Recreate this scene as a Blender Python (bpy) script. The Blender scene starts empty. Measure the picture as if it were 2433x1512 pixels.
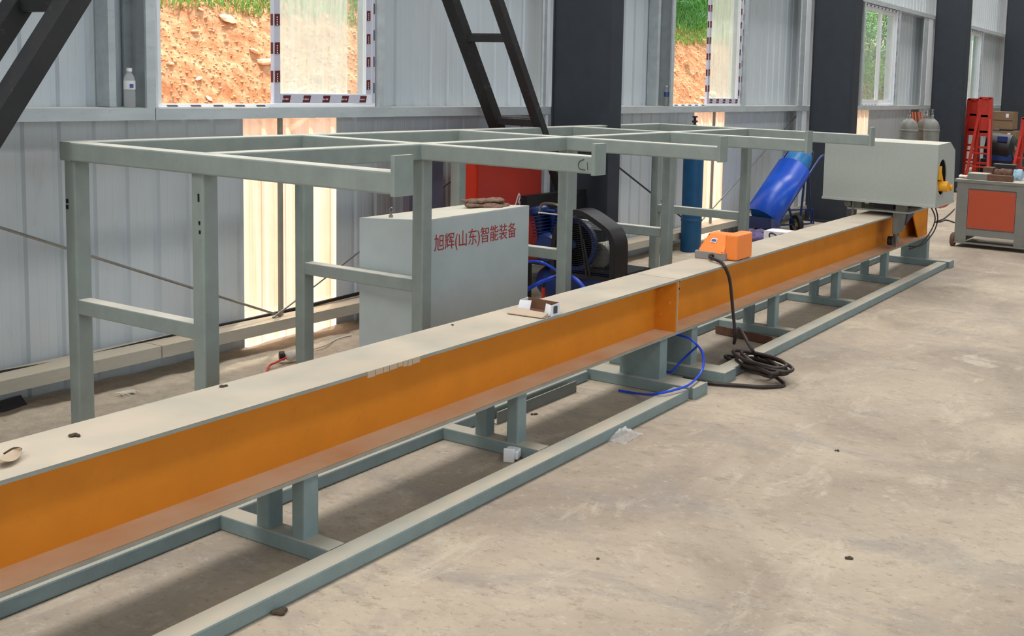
import bpy, math, random
from mathutils import Vector, Matrix, noise
random.seed(7)
S = bpy.context.scene
C = S.collection
PI = math.pi

# ------------------------------------------------------------------ camera
W, HH = 2433.0, 1512.0
F, YAW, PIT, ROL, SX, SY, CH = 2537.55, 0.4965, 0.1042, 0.0343, 404.37, -290.16, 1.875
fw = Vector((math.cos(YAW)*math.cos(PIT), math.sin(YAW)*math.cos(PIT), -math.sin(PIT)))
r0 = Vector((math.sin(YAW), -math.cos(YAW), 0)); u0 = r0.cross(fw)
RR = r0*math.cos(ROL)+u0*math.sin(ROL); UU = -r0*math.sin(ROL)+u0*math.cos(ROL)
cd = bpy.data.cameras.new('camera'); cam = bpy.data.objects.new('camera', cd); C.objects.link(cam)
cd.sensor_width = 36; cd.sensor_fit = 'HORIZONTAL'; cd.lens = F/W*36
cd.shift_x = -SX/W; cd.shift_y = SY/W; cd.clip_end = 300; cd.clip_start = .05
m = Matrix((RR, UU, -fw)).transposed().to_4x4(); m.translation = (0, 0, CH)
cam.matrix_world = m
S.camera = cam

# ------------------------------------------------------------------ world, sun, added fill lamps, exposure
w = bpy.data.worlds.new('World'); S.world = w; w.use_nodes = True
nt = w.node_tree; bg = nt.nodes['Background']
sky = nt.nodes.new('ShaderNodeTexSky'); sky.sky_type = 'NISHITA'; sky.sun_disc = False
sky.sun_elevation = math.radians(62); sky.sun_rotation = math.radians(40); sky.dust_density = 2.5
nt.links.new(sky.outputs[0], bg.inputs[0]); bg.inputs[1].default_value = 0.45
sd = bpy.data.lights.new('sun', 'SUN'); sd.energy = 7.4; sd.angle = math.radians(2.0); sd.color = (1, .95, .86)
so = bpy.data.objects.new('sun', sd); C.objects.link(so)
so.rotation_euler = Vector((.33, .26, .91)).to_track_quat('Z', 'Y').to_euler(); so.location = (5, 12, 20)
def area(name, loc, sx, sy, e, col, direction):
    a = bpy.data.lights.new(name, 'AREA'); a.shape = 'RECTANGLE'; a.size = sx; a.size_y = sy; a.energy = e; a.color = col
    o = bpy.data.objects.new(name, a); C.objects.link(o); o.location = loc
    o.rotation_euler = Vector(direction).to_track_quat('-Z', 'Y').to_euler(); return o
for x in (-3, 4, 11, 18, 25, 33):  # two rows of added fill lamps hung below the closed ceiling
    area('overhead_fill', (x, 4.45, 8.25), 5.5, 2.2, 372, (1.0, .98, .94), (0, 0, -1))
    area('overhead_fill', (x, -3.5, 8.25), 5.5, 1.6, 130, (1.0, .975, .93), (0, 0, -1))
area('aisle_fill', (6, -10.5, 3.2), 18, 4.5, 620, (.68, .85, 1.0), (.1, 1, -.05))  # added cool fill from the aisle side, the wall behind has no opening
area('end_fill', (-7.5, 1.0, 3.2), 7, 4.5, 290, (1.0, .98, .93), (1, .12, 0))  # added fill from behind the camera, brightens the faces turned that way
S.view_settings.view_transform = 'Standard'; S.view_settings.look = 'None'
S.view_settings.exposure = 0.0; S.view_settings.gamma = 1.0; S.view_settings.use_curve_mapping = False

# ------------------------------------------------------------------ helpers
def at(px, py, X=None, Y=None, Z=None):
    d = fw+RR*((px-W/2-SX)/F)-UU*((py-HH/2-SY)/F)
    t = (Z-CH)/d.z if Z is not None else (Y/d.y if Y is not None else X/d.x)
    return Vector((d.x*t, d.y*t, CH+d.z*t))
class MB:
    def __init__(s): s.v = []; s.f = []
    def add(s, vs, fs):
        n = len(s.v); s.v += [Vector(a) for a in vs]; s.f += [tuple(i+n for i in f) for f in fs]; return s
    def box(s, x0, x1, y0, y1, z0, z1):
        return s.add([(x, y, z) for z in (z0, z1) for y in (y0, y1) for x in (x0, x1)],
                     [(0, 2, 3, 1), (4, 5, 7, 6), (0, 1, 5, 4), (2, 6, 7, 3), (0, 4, 6, 2), (1, 3, 7, 5)])
    def hexa(s, p):   # 8 points: bottom 4 ccw, top 4 ccw
        return s.add(p, [(3, 2, 1, 0), (4, 5, 6, 7), (0, 1, 5, 4), (1, 2, 6, 5), (2, 3, 7, 6), (3, 0, 4, 7)])
    def prism(s, prof, p0, d, u, v):  # profile in (u,v), extruded from p0 along d
        p0, d, u, v = map(Vector, (p0, d, u, v)); n = len(prof)
        vs = [p0+u*a+v*b for a, b in prof]+[p0+d+u*a+v*b for a, b in prof]
        fs = [tuple(range(n))[::-1], tuple(range(n, 2*n))]+[(i, (i+1) % n, n+(i+1) % n, n+i) for i in range(n)]
        return s.add(vs, fs)
    def bar(s, p0, p1, w_, h_, r=.008, up=(0, 0, 1)):  # rounded rectangular tube, p0..p1 centre line
        p0, p1 = Vector(p0), Vector(p1); d = p1-p0; up = Vector(up)
        if abs(d.normalized().dot(up)) > .99: up = Vector((0, 1, 0))
        side = d.cross(up).normalized(); up = side.cross(d).normalized()
        r = min(r, w_*.45, h_*.45); pr = []
        for cx, cy, a0 in ((w_/2-r, h_/2-r, 0), (-w_/2+r, h_/2-r, 90), (-w_/2+r, -h_/2+r, 180), (w_/2-r, -h_/2+r, 270)):
            for a in (0, 45, 90):
                t = math.radians(a0+a); pr.append((cx+r*math.cos(t), cy+r*math.sin(t)))
        return s.prism(pr, p0, d, side, up)
    def tube(s, pts, r, n=8, closed=False, caps=True, sx=1.0):
        pts = [Vector(p) for p in pts]; base = len(s.v); N = len(pts); prev = None
        for i, p in enumerate(pts):
            if closed: t = pts[(i+1) % N]-pts[i-1]
            else: t = pts[min(i+1, N-1)]-pts[max(i-1, 0)]
            t = t.normalized()
            if prev is None:
                a = Vector((0, 0, 1)) if abs(t.z) < .9 else Vector((0, 1, 0)); a = (a-t*a.dot(t)).normalized()
            else: a = (prev-t*prev.dot(t)).normalized()
            prev = a; b = t.cross(a); rr = r[i] if isinstance(r, (list, tuple)) else r
            for k in range(n):
                th = 2*PI*k/n; s.v.append(p+a*(math.cos(th)*rr)+b*(math.sin(th)*rr*sx))
        L = N if closed else N-1
        for i in range(L):
            for k in range(n):
                a0 = base+i*n+k; a1 = base+i*n+(k+1) % n; b0 = base+((i+1) % N)*n+k; b1 = base+((i+1) % N)*n+(k+1) % n
                s.f.append((a0, a1, b1, b0))
        if caps and not closed:
            s.f.append(tuple(base+k for k in range(n))[::-1]); s.f.append(tuple(base+(N-1)*n+k for k in range(n)))
        return s
    def lathe(s, prof, c=(0, 0, 0), n=24, axis=(0, 0, 1)):
        ax = Vector(axis).normalized(); a = Vector((1, 0, 0)) if abs(ax.x) < .9 else Vector((0, 1, 0))
        a = (a-ax*a.dot(ax)).normalized(); b = ax.cross(a); base = len(s.v); c = Vector(c); N = len(prof)
        for r, z in prof:
            for k in range(n):
                t = 2*PI*k/n; s.v.append(c+ax*z+(a*math.cos(t)+b*math.sin(t))*r)
        for i in range(N-1):
            for k in range(n):
                s.f.append((base+i*n+k, base+i*n+(k+1) % n, base+(i+1)*n+(k+1) % n, base+(i+1)*n+k))
        if prof[0][0] > 1e-6: s.f.append(tuple(base+k for k in range(n))[::-1])
        if prof[-1][0] > 1e-6: s.f.append(tuple(base+(N-1)*n+k for k in range(n)))
        return s
    def quad(s, a, b, c, d): return s.add([a, b, c, d], [(0, 1, 2, 3)])
    def ellip(s, c, r, rot=0, n=12, tilt=0):
        c = Vector(c); M = Matrix.Rotation(rot, 3, 'Z') @ Matrix.Rotation(tilt, 3, 'Y'); base = len(s.v); R_ = n//2
        for i in range(R_+1):
            ph = PI*i/R_
            for k in range(n):
                th = 2*PI*k/n; s.v.append(c+M @ Vector((r[0]*math.sin(ph)*math.cos(th), r[1]*math.sin(ph)*math.sin(th), -r[2]*math.cos(ph))))
        for i in range(R_):
            for k in range(n):
                s.f.append((base+i*n+k, base+i*n+(k+1) % n, base+(i+1)*n+(k+1) % n, base+(i+1)*n+k))
        return s
    def mesh(s, name, mat, off=(0, 0, 0), smooth=False):
        off = Vector(off); me = bpy.data.meshes.new(name)
        me.from_pydata([tuple(a-off) for a in s.v], [], s.f); me.update()
        if isinstance(mat, str): mat = M_[mat]
        me.materials.append(mat)
        if smooth:
            me.polygons.foreach_set('use_smooth', [True]*len(me.polygons))
            try: me.set_sharp_from_angle(angle=math.radians(38))
            except Exception: pass
        return me
    def build(s, name, mat, parent=None, loc=None, smooth=False, local=False, kind=None):
        wl = Vector((0, 0, 0))
        if parent is not None:
            p = parent
            while p is not None: wl = wl+p.location; p = p.parent
            if local: wl = Vector((0, 0, 0))
        if loc is None and parent is None and s.v:
            xs = [a.x for a in s.v]; ys = [a.y for a in s.v]; zs = [a.z for a in s.v]
            loc = ((min(xs)+max(xs))/2, (min(ys)+max(ys))/2, min(zs))
        loc = Vector(loc) if loc else Vector((0, 0, 0))
        o = bpy.data.objects.new(name, s.mesh(name, mat, wl+loc, smooth)); C.objects.link(o)
        o.location = loc; o.parent = parent
        if kind: o['kind'] = kind
        return o
def B(x0, x1, y0, y1, z0, z1): return MB().box(x0, x1, y0, y1, z0, z1)
def thing(name, label, cat, loc=(0, 0, 0), rz=0, group=None):
    o = bpy.data.objects.new(name, None); C.objects.link(o); o.empty_display_size = .1
    o.location = loc; o.rotation_euler = (0, 0, rz); o['label'] = label; o['category'] = cat
    if group: o['group'] = group
    return o
def struct(name, loc=(0, 0, 0)):
    o = bpy.data.objects.new(name, None); C.objects.link(o); o.location = loc; o['kind'] = 'structure'; return o
def tag(o, label, cat, group=None):
    o['label'] = label; o['category'] = cat
    if group: o['group'] = group
    return o
def copy_tree(o, parent=None):
    c = o.copy(); C.objects.link(c); c.parent = parent
    for ch in list(o.children): copy_tree(ch, c)
    return c
def smoothpath(pts, k=6):
    pts = [Vector(p) for p in pts]; out = []
    for i in range(len(pts)-1):
        p0 = pts[max(i-1, 0)]; p1 = pts[i]; p2 = pts[i+1]; p3 = pts[min(i+2, len(pts)-1)]
        for j in range(k):
            t = j/k; out.append(.5*((2*p1)+(p2-p0)*t+(2*p0-5*p1+4*p2-p3)*t*t+(3*p1-p0-3*p2+p3)*t**3))
    out.append(pts[-1]); return out

# ------------------------------------------------------------------ materials
M_ = {}
def srgb(c): return tuple(((x/255)/12.92 if x/255 <= .04045 else (((x/255)+.055)/1.055)**2.4) for x in c)
def mat(name, col, rough=.6, metal=0., var=.12, scale=6., dust=None, dustamt=0., spots=None, spotamt=0., bump=0., bscale=60., stretch=(1, 1, 1), spec=.4, fine=.0):
    m = bpy.data.materials.new(name); m.use_nodes = True; M_[name] = m
    n = m.node_tree.nodes; l = m.node_tree.links; b = n['Principled BSDF']
    b.inputs['Roughness'].default_value = rough; b.inputs['Metallic'].default_value = metal; b.inputs['Specular IOR Level'].default_value = spec
    g = n.new('ShaderNodeNewGeometry'); mp = n.new('ShaderNodeMapping'); mp.inputs['Scale'].default_value = stretch
    l.new(g.outputs['Position'], mp.inputs['Vector'])
    t = n.new('ShaderNodeTexNoise'); t.inputs['Scale'].default_value = scale; t.inputs['Detail'].default_value = 6; t.inputs['Roughness'].default_value = .6
    l.new(mp.outputs[0], t.inputs['Vector'])
    r = n.new('ShaderNodeValToRGB'); c = srgb(col)
    r.color_ramp.elements[0].position = .3; r.color_ramp.elements[1].position = .7
    r.color_ramp.elements[0].color = tuple(x*(1-var) for x in c)+(1,); r.color_ramp.elements[1].color = tuple(min(1, x*(1+var)) for x in c)+(1,)
    l.new(t.outputs['Fac'], r.inputs[0]); out = r.outputs[0]
    def mix(a, colr, fac):
        x = n.new('ShaderNodeMix'); x.data_type = 'RGBA'; l.new(fac, x.inputs['Factor']); l.new(a, x.inputs[6])
        x.inputs[7].default_value = srgb(colr)+(1,); return x.outputs[2]
    def math_(op, a, b_):
        x = n.new('ShaderNodeMath'); x.operation = op; x.use_clamp = True
        for i, q in enumerate((a, b_)):
            if isinstance(q, (int, float)): x.inputs[i].default_value = q
            else: l.new(q, x.inputs[i])
        return x.outputs[0]
    if spots:
        t2 = n.new('ShaderNodeTexNoise'); t2.inputs['Scale'].default_value = scale*3.1; t2.inputs['Detail'].default_value = 9; t2.inputs['Roughness'].default_value = .75
        l.new(mp.outputs[0], t2.inputs['Vector'])
        rr = n.new('ShaderNodeMapRange'); rr.inputs['From Min'].default_value = .58; rr.inputs['From Max'].default_value = .72; rr.inputs['To Max'].default_value = spotamt
        l.new(t2.outputs['Fac'], rr.inputs[0]); out = mix(out, spots, rr.outputs[0])
    if dust:
        sp = n.new('ShaderNodeSeparateXYZ'); l.new(g.outputs['Normal'], sp.inputs[0])
        up = n.new('ShaderNodeMapRange'); up.inputs['From Min'].default_value = .55; up.inputs['From Max'].default_value = .95; l.new(sp.outputs[2], up.inputs[0])
        t3 = n.new('ShaderNodeTexNoise'); t3.inputs['Scale'].default_value = 3.2; t3.inputs['Detail'].default_value = 7; l.new(g.outputs['Position'], t3.inputs['Vector'])
        rr = n.new('ShaderNodeMapRange'); rr.inputs['From Min'].default_value = .25; rr.inputs['From Max'].default_value = .6; rr.inputs['To Min'].default_value = .45; l.new(t3.outputs['Fac'], rr.inputs[0])
        out = mix(out, dust, math_('MULTIPLY', math_('MULTIPLY', up.outputs[0], rr.outputs[0]), dustamt))
        inv = n.new('ShaderNodeMapRange'); inv.inputs['To Min'].default_value = rough; inv.inputs['To Max'].default_value = max(rough, .8); l.new(up.outputs[0], inv.inputs[0]); l.new(inv.outputs[0], b.inputs['Roughness'])
    l.new(out, b.inputs['Base Color'])
    if bump:
        t4 = n.new('ShaderNodeTexNoise'); t4.inputs['Scale'].default_value = bscale; t4.inputs['Detail'].default_value = 5; l.new(mp.outputs[0], t4.inputs['Vector'])
        bp = n.new('ShaderNodeBump'); bp.inputs['Strength'].default_value = bump; bp.inputs['Distance'].default_value = .01
        l.new(t4.outputs['Fac'], bp.inputs['Height']); l.new(bp.outputs[0], b.inputs['Normal'])
    return m
mat('frame_paint', (132, 142, 138), .5, dust=(208, 202, 190), dustamt=.8, var=.09, scale=9, spots=(112, 116, 104), spotamt=.35)
mat('base_paint', (126, 142, 142), .45, dust=(184, 172, 154), dustamt=.9, var=.10, scale=8, spots=(108, 100, 84), spotamt=.4)
mat('cabinet_paint', (174, 184, 186), .5, dust=(206, 196, 176), dustamt=.8, var=.05, scale=5)
mat('housing_paint', (162, 167, 162), .5, dust=(206, 200, 186), dustamt=.7, var=.04, scale=30)
mat('orange_paint', (214, 131, 34), .6, var=.07, scale=5, spots=(150, 78, 26), spotamt=.25, dust=(232, 198, 166), dustamt=1.0, spec=.25)
mat('track_top', (146, 150, 142), .7, dust=(190, 176, 158), dustamt=.95, var=.10, scale=7, spots=(150, 156, 156), spotamt=.3)
mat('dusty_edge', (150, 148, 138), .7, var=.12, scale=12)
mat('far_steel', (150, 146, 134), .6, var=.1)
mat('column_paint', (49, 54, 62), .6, var=.10, scale=8, spots=(70, 74, 84), spotamt=.3, spec=.3)
mat('brace_paint', (40, 40, 42), .6, var=.2, scale=6, spots=(112, 84, 66), spotamt=.55, dust=(130, 112, 98), dustamt=.6, spec=.3)
mat('wall_sheet', (200, 208, 214), .5, var=.05, scale=2.4, stretch=(1, 1, .25), spots=(146, 140, 132), spotamt=.18)
mat('galvanised', (188, 196, 200), .45, metal=.25, var=.10, scale=12, spots=(126, 120, 112), spotamt=.4, stretch=(.3, 1, 1), dust=(206, 196, 180), dustamt=.75)
mat('galv_dusty', (180, 178, 168), .6, metal=.1, var=.12, scale=10, spots=(120, 108, 92), spotamt=.4, stretch=(.3, 1, 1), dust=(196, 182, 160), dustamt=.9)
mat('pvc_white', (226, 230, 236), .35, var=.02)
mat('film_white', (190, 190, 204), .4, var=.04, scale=30)
mat('film_red', (92, 30, 36), .45, var=.08)
mat('film_dark', (72, 66, 74), .5, var=.08)
mat('white_ink', (220, 214, 216), .5, var=.02)
mat('red_ink', (160, 44, 40), .6, var=.12, scale=40)
mat('cabinet_red', (206, 58, 36), .45, var=.04, spec=.35)
mat('door_red', (166, 50, 38), .5, var=.05, spec=.3)
mat('machine_orange', (164, 68, 42), .5, var=.05, scale=40)
mat('machine_grey', (112, 112, 106), .55, var=.1, spots=(140, 130, 110), spotamt=.3, dust=(200, 192, 176), dustamt=.8)
mat('blue_gloss', (12, 74, 186), .3, var=.1, spots=(120, 160, 200), spotamt=.25, scale=5, spec=.5)
mat('blue_pale', (40, 110, 170), .35, var=.2, spots=(150, 200, 220), spotamt=.6, scale=9)
mat('blue_motor', (12, 44, 104), .4, var=.2, spec=.5)
mat('rag_blue', (150, 180, 200), .85, var=.1)
mat('blue_cylinder', (18, 78, 122), .45, var=.12, scale=5, spec=.4)
mat('hose_blue', (24, 66, 196), .35, var=.05)
mat('grey_cylinder', (118, 118, 114), .5, var=.2, scale=9, spots=(78, 74, 70), spotamt=.6)
mat('brown_cylinder', (96, 90, 80), .5, var=.2, scale=9, spots=(60, 54, 46), spotamt=.6)
mat('rubber', (26, 24, 26), .6, var=.2, spec=.3)
mat('cable_black', (44, 36, 34), .5, var=.15, spec=.4)
mat('black_metal', (30, 30, 33), .45, var=.15)
mat('dark_cavity', (24, 22, 20), .9, var=.1)
mat('steel', (140, 140, 136), .35, metal=.8, var=.15)
mat('rust', (96, 66, 52), .8, var=.25, spots=(60, 40, 34), spotamt=.6, scale=20)
mat('pedal_orange', (250, 138, 62), .45, var=.02)
mat('pedal_grey', (146, 138, 134), .55, var=.06)
mat('yellow_paint', (226, 160, 30), .45, var=.08)
mat('card_brown', (112, 78, 58), .8, var=.06, scale=20)
mat('card_out', (184, 164, 142), .8, var=.05)
mat('card_white', (232, 232, 238), .5, var=.02)
mat('carton', (132, 108, 84), .8, var=.08)
mat('leather', (120, 94, 80), .85, var=.25, scale=25, spots=(90, 66, 58), spotamt=.7, bump=.5, bscale=120)
mat('red_trestle', (172, 46, 34), .35, var=.15, scale=12, spots=(220, 140, 116), spotamt=.3)
mat('plastic_white', (232, 232, 236), .4, var=.02)
mat('cloth_white', (214, 206, 196), .8, var=.08)
mat('print_purple', (86, 74, 120), .6, var=.3, scale=30, spots=(200, 180, 100), spotamt=.9)
mat('soil_dark', (70, 58, 46), .9, var=.3, scale=20)
mat('sign_blue', (70, 92, 150), .5, var=.1)
mat('roof_sheet', (170, 174, 176), .6, var=.05)
mat('purple_panel', (74, 72, 88), .6, var=.12)
mat('copper', (190, 96, 66), .4, metal=.3, var=.2)
mat('leaf', (150, 190, 100), .7, var=.3, scale=9, spots=(206, 216, 120), spotamt=.7, spec=.2)
mat('leaf_dark', (118, 166, 100), .7, var=.3, scale=9, spots=(160, 192, 110), spotamt=.6, spec=.2)
mat('outside_ground', (178, 140, 108), .9, var=.1)

def glassy(name, tint, haze, hazecol, streak=0.):
    m = bpy.data.materials.new(name); m.use_nodes = True; M_[name] = m
    n = m.node_tree.nodes; l = m.node_tree.links; n.remove(n['Principled BSDF']); out = n['Material Output']
    tr = n.new('ShaderNodeBsdfTransparent'); tr.inputs[0].default_value = tint+(1,)
    df = n.new('ShaderNodeBsdfTranslucent'); df.inputs[0].default_value = hazecol+(1,)
    d2 = n.new('ShaderNodeBsdfDiffuse'); d2.inputs[0].default_value = hazecol+(1,)
    ad = n.new('ShaderNodeMixShader'); ad.inputs[0].default_value = .35; l.new(df.outputs[0], ad.inputs[1]); l.new(d2.outputs[0], ad.inputs[2])
    mx = n.new('ShaderNodeMixShader'); l.new(tr.outputs[0], mx.inputs[1]); l.new(ad.outputs[0], mx.inputs[2])
    if streak:
        g = n.new('ShaderNodeNewGeometry'); mp = n.new('ShaderNodeMapping'); mp.inputs['Scale'].default_value = (38, 38, 2.2); l.new(g.outputs['Position'], mp.inputs[0])
        t = n.new('ShaderNodeTexNoise'); t.inputs['Scale'].default_value = 1.0; t.inputs['Detail'].default_value = 5; l.new(mp.outputs[0], t.inputs['Vector'])
        r = n.new('ShaderNodeMapRange'); r.inputs['From Min'].default_value = .3; r.inputs['From Max'].default_value = .7
        r.inputs['To Min'].default_value = haze-streak; r.inputs['To Max'].default_value = haze+streak; l.new(t.outputs['Fac'], r.inputs[0]); l.new(r.outputs[0], mx.inputs[0])
    else: mx.inputs[0].default_value = haze
    gl = n.new('ShaderNodeBsdfGlossy'); gl.inputs['Roughness'].default_value = .05
    lw = n.new('ShaderNodeLayerWeight'); fr = n.new('ShaderNodeMath'); fr.operation = 'POWER'; fr.inputs[1].default_value = 5; l.new(lw.outputs['Facing'], fr.inputs[0])
    m2 = n.new('ShaderNodeMixShader'); l.new(fr.outputs[0], m2.inputs[0]); l.new(mx.outputs[0], m2.inputs[1]); l.new(gl.outputs[0], m2.inputs[2])
    l.new(m2.outputs[0], out.inputs[0]); return m
glassy('glass', (.93, .97, .95), .08, (.9, .95, .92))
glassy('glass_film', (.93, .95, .93), .36, (.97, .97, .92), .12)
glassy('clear_plastic', (.95, .95, .95), .5, (.95, .95, .95))
def translucent(name, col, k=.8):
    m = bpy.data.materials.new(name); m.use_nodes = True; M_[name] = m
    n = m.node_tree.nodes; l = m.node_tree.links; n.remove(n['Principled BSDF']); out = n['Material Output']
    g = n.new('ShaderNodeNewGeometry'); mp = n.new('ShaderNodeMapping'); mp.inputs['Scale'].default_value = (16, 16, .7); l.new(g.outputs['Position'], mp.inputs[0])
    t = n.new('ShaderNodeTexNoise'); t.inputs['Scale'].default_value = 1.; t.inputs['Detail'].default_value = 5; l.new(mp.outputs[0], t.inputs['Vector'])
    r = n.new('ShaderNodeValToRGB'); r.color_ramp.elements[0].position = .35; r.color_ramp.elements[1].position = .65
    r.color_ramp.elements[0].color = (col[0]*.86, col[1]*.78, col[2]*.66, 1); r.color_ramp.elements[1].color = col+(1,); l.new(t.outputs['Fac'], r.inputs[0])
    a = n.new('ShaderNodeBsdfTranslucent'); b = n.new('ShaderNodeBsdfDiffuse'); l.new(r.outputs[0], a.inputs[0]); l.new(r.outputs[0], b.inputs[0])
    mx = n.new('ShaderNodeMixShader'); mx.inputs[0].default_value = 1-k; l.new(a.outputs[0], mx.inputs[1]); l.new(b.outputs[0], mx.inputs[2]); tp_ = n.new('ShaderNodeBsdfTransparent'); tp_.inputs[0].default_value = (1, .95, .86, 1); m3 = n.new('ShaderNodeMixShader'); m3.inputs[0].default_value = .22
    l.new(mx.outputs[0], m3.inputs[1]); l.new(tp_.outputs[0], m3.inputs[2]); l.new(m3.outputs[0], out.inputs[0])
translucent('fibreglass', (.92, .87, .77), .85)

def floor_mat():
    m = bpy.data.materials.new('concrete'); m.use_nodes = True; M_['concrete'] = m
    n = m.node_tree.nodes; l = m.node_tree.links; b = n['Principled BSDF']; g = n.new('ShaderNodeNewGeometry')
    def nz(sc, det, ro, st=(1, 1, 1), rz=0, dist=0):
        mp = n.new('ShaderNodeMapping'); mp.inputs['Scale'].default_value = st; mp.inputs['Rotation'].default_value = (0, 0, rz); l.new(g.outputs['Position'], mp.inputs[0])
        t = n.new('ShaderNodeTexNoise'); t.inputs['Scale'].default_value = sc; t.inputs['Detail'].default_value = det; t.inputs['Roughness'].default_value = ro; t.inputs['Distortion'].default_value = dist
        l.new(mp.outputs[0], t.inputs['Vector']); return t.outputs['Fac']
    def rng(f, a, b_, lo=0., hi=1.):
        r = n.new('ShaderNodeMapRange'); r.inputs['From Min'].default_value = a; r.inputs['From Max'].default_value = b_; r.inputs['To Min'].default_value = lo; r.inputs['To Max'].default_value = hi
        l.new(f, r.inputs[0]); return r.outputs[0]
    def mix(a, c, f):
        x = n.new('ShaderNodeMix'); x.data_type = 'RGBA'; l.new(f, x.inputs['Factor']); l.new(a, x.inputs[6]); x.inputs[7].default_value = srgb(c)+(1,); return x.outputs[2]
    big = nz(.9, 8, .62, (1, 1, 1), .4, .6)
    r = n.new('ShaderNodeValToRGB'); e = r.color_ramp.elements; e[0].position = .33; e[0].color = srgb((146, 132, 118))+(1,); e[1].position = .68; e[1].color = srgb((184, 169, 150))+(1,)
    l.new(big, r.inputs[0]); c = r.outputs[0]
    c = mix(c, (142, 134, 128), rng(nz(2.3, 9, .7, (1, .45, 1), .5, .8), .52, .68, 0, .75))
    c = mix(c, (198, 186, 168), rng(nz(3.1, 9, .72, (.5, 1, 1), -.3, .5), .56, .70, 0, .65))
    c = mix(c, (124, 110, 94), rng(nz(1.5, 9, .75, (1, .6, 1), 1.1, .4), .58, .72, 0, .7))
    c = mix(c, (118, 104, 88), rng(nz(9, 9, .85, (1, .5, 1), .7), .54, .68, 0, .7))
    c = mix(c, (112, 96, 80), rng(nz(34, 6, .8, (1, .5, 1), .7), .56, .68, 0, .7))
    c = mix(c, (208, 196, 182), rng(nz(20, 8, .85, (1, .6, 1), .2), .55, .70, 0, .6))
    c = mix(c, (84, 72, 60), rng(nz(90, 3, .6, (1, .45, 1), .9), .70, .76, 0, .75))
    l.new(c, b.inputs['Base Color']); b.inputs['Roughness'].default_value = .72; b.inputs['Specular IOR Level'].default_value = .3
    bp = n.new('ShaderNodeBump'); bp.inputs['Strength'].default_value = .35; bp.inputs['Distance'].default_value = .006; l.new(nz(45, 8, .7), bp.inputs['Height']); l.new(bp.outputs[0], b.inputs['Normal'])
floor_mat()
mat('dirt_strip', (190, 176, 158), .9, var=.16, scale=14, spots=(110, 94, 78), spotamt=.9, bump=.8, bscale=70)
def soil():
    m = bpy.data.materials.new('bank_soil'); m.use_nodes = True; M_['bank_soil'] = m
    n = m.node_tree.nodes; l = m.node_tree.links; b = n['Principled BSDF']; g = n.new('ShaderNodeNewGeometry')
    t = n.new('ShaderNodeTexNoise'); t.inputs['Scale'].default_value = 9; t.inputs['Detail'].default_value = 12; t.inputs['Roughness'].default_value = .72; l.new(g.outputs['Position'], t.inputs['Vector'])
    r = n.new('ShaderNodeValToRGB'); e = r.color_ramp.elements
    e[0].position = .32; e[0].color = srgb((186, 108, 66))+(1,); e[1].position = .66; e[1].color = srgb((232, 192, 150))+(1,)
    x = e.new(.5); x.color = srgb((212, 150, 108))+(1,)
    l.new(t.outputs['Fac'], r.inputs[0]); l.new(r.outputs[0], b.inputs['Base Color']); b.inputs['Roughness'].default_value = .95; b.inputs['Specular IOR Level'].default_value = .1
    t2 = n.new('ShaderNodeTexNoise'); t2.inputs['Scale'].default_value = 22; t2.inputs['Detail'].default_value = 8; t2.inputs['Roughness'].default_value = .75; l.new(g.outputs['Position'], t2.inputs['Vector'])
    bp = n.new('ShaderNodeBump'); bp.inputs['Strength'].default_value = .6; bp.inputs['Distance'].default_value = .03; l.new(t2.outputs['Fac'], bp.inputs['Height']); l.new(bp.outputs[0], b.inputs['Normal'])
soil()
mat('bank_pebble', (238, 200, 160), .9, var=.18, scale=20, spec=.1)

# ------------------------------------------------------------------ setting
YW = 5.92; YG = 5.69            # wall sheets, inner face of the girts
XW0, XW1 = -8.0, 39.0
fl = B(XW0, XW1, -11, YW+.12, -.25, 0).build('floor', 'concrete', loc=(15, -2, 0)); fl['kind'] = 'structure'
g_ = MB(); nx, ny = 150, 10
for i in range(nx+1):
    for j in range(ny+1):
        x = 1.5+i*(14.0-1.5)/nx; y = 5.27+j*(YW-.01-5.27)/ny
        e = min(1, (j)/3); g_.v.append(Vector((x, y+.03*noise.noise(Vector((x*2.5, j, 0)))*(j < ny), .002+e*(.012+.016*noise.noise(Vector((x*5, y*5, 1)))+.01*noise.noise(Vector((x*16, y*16, 2)))))))
for i in range(nx):
    for j in range(ny):
        a = i*(ny+1)+j; g_.f.append((a, a+ny+1, a+ny+2, a+1))
ds = g_.build('dirt_strip', 'dirt_strip', smooth=True, parent=fl); 
wl = struct('wall_left', (0, YW, 0))
X0R = 3.365
def sheet(x0, x1, z0, z1, material, ref=X0R):
    pts = [x0]; k0 = math.floor((x0-ref)/.2025)-1
    for k in range(k0, k0+int((x1-x0)/.2025)+4):
        c = ref+k*.2025
        for dx, dy in ((-.026, 0), (-.014, .018), (.014, .018), (.026, 0), (.073, 0), (.0785, .0012), (.084, 0), (.120, 0), (.1255, .0012), (.131, 0)):
            if x0 < c+dx < x1: pts.append((c+dx, dy))
    pts = [(x0, 0)]+[p for p in pts if isinstance(p, tuple)]+[(x1, 0)]
    mb = MB(); n = len(pts)
    mb.v = [Vector((a, YW+b, z)) for z in (z0, z1) for a, b in pts]
    mb.f = [(i, i+1, n+i+1, n+i) for i in range(n-1)]
    return mb.build('wall_panel', material, parent=wl)
def edges(a, b, start):
    e = [a]; x = start-math.ceil((start-a)/.81)*.81
    while x < b-.12:
        if x > a+.12: e.append(x)
        x += .81
    return e+[b]
WIN = [4.06+6.2*k for k in range(4)]; WWD = 1.745
bays = [(XW0, 7.95, 4.81), (7.95, 14.2, 11.16), (14.2, 20.4, 16.66), (20.4, 26.6, 22.9), (26.6, XW1, 28.7)]
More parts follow.
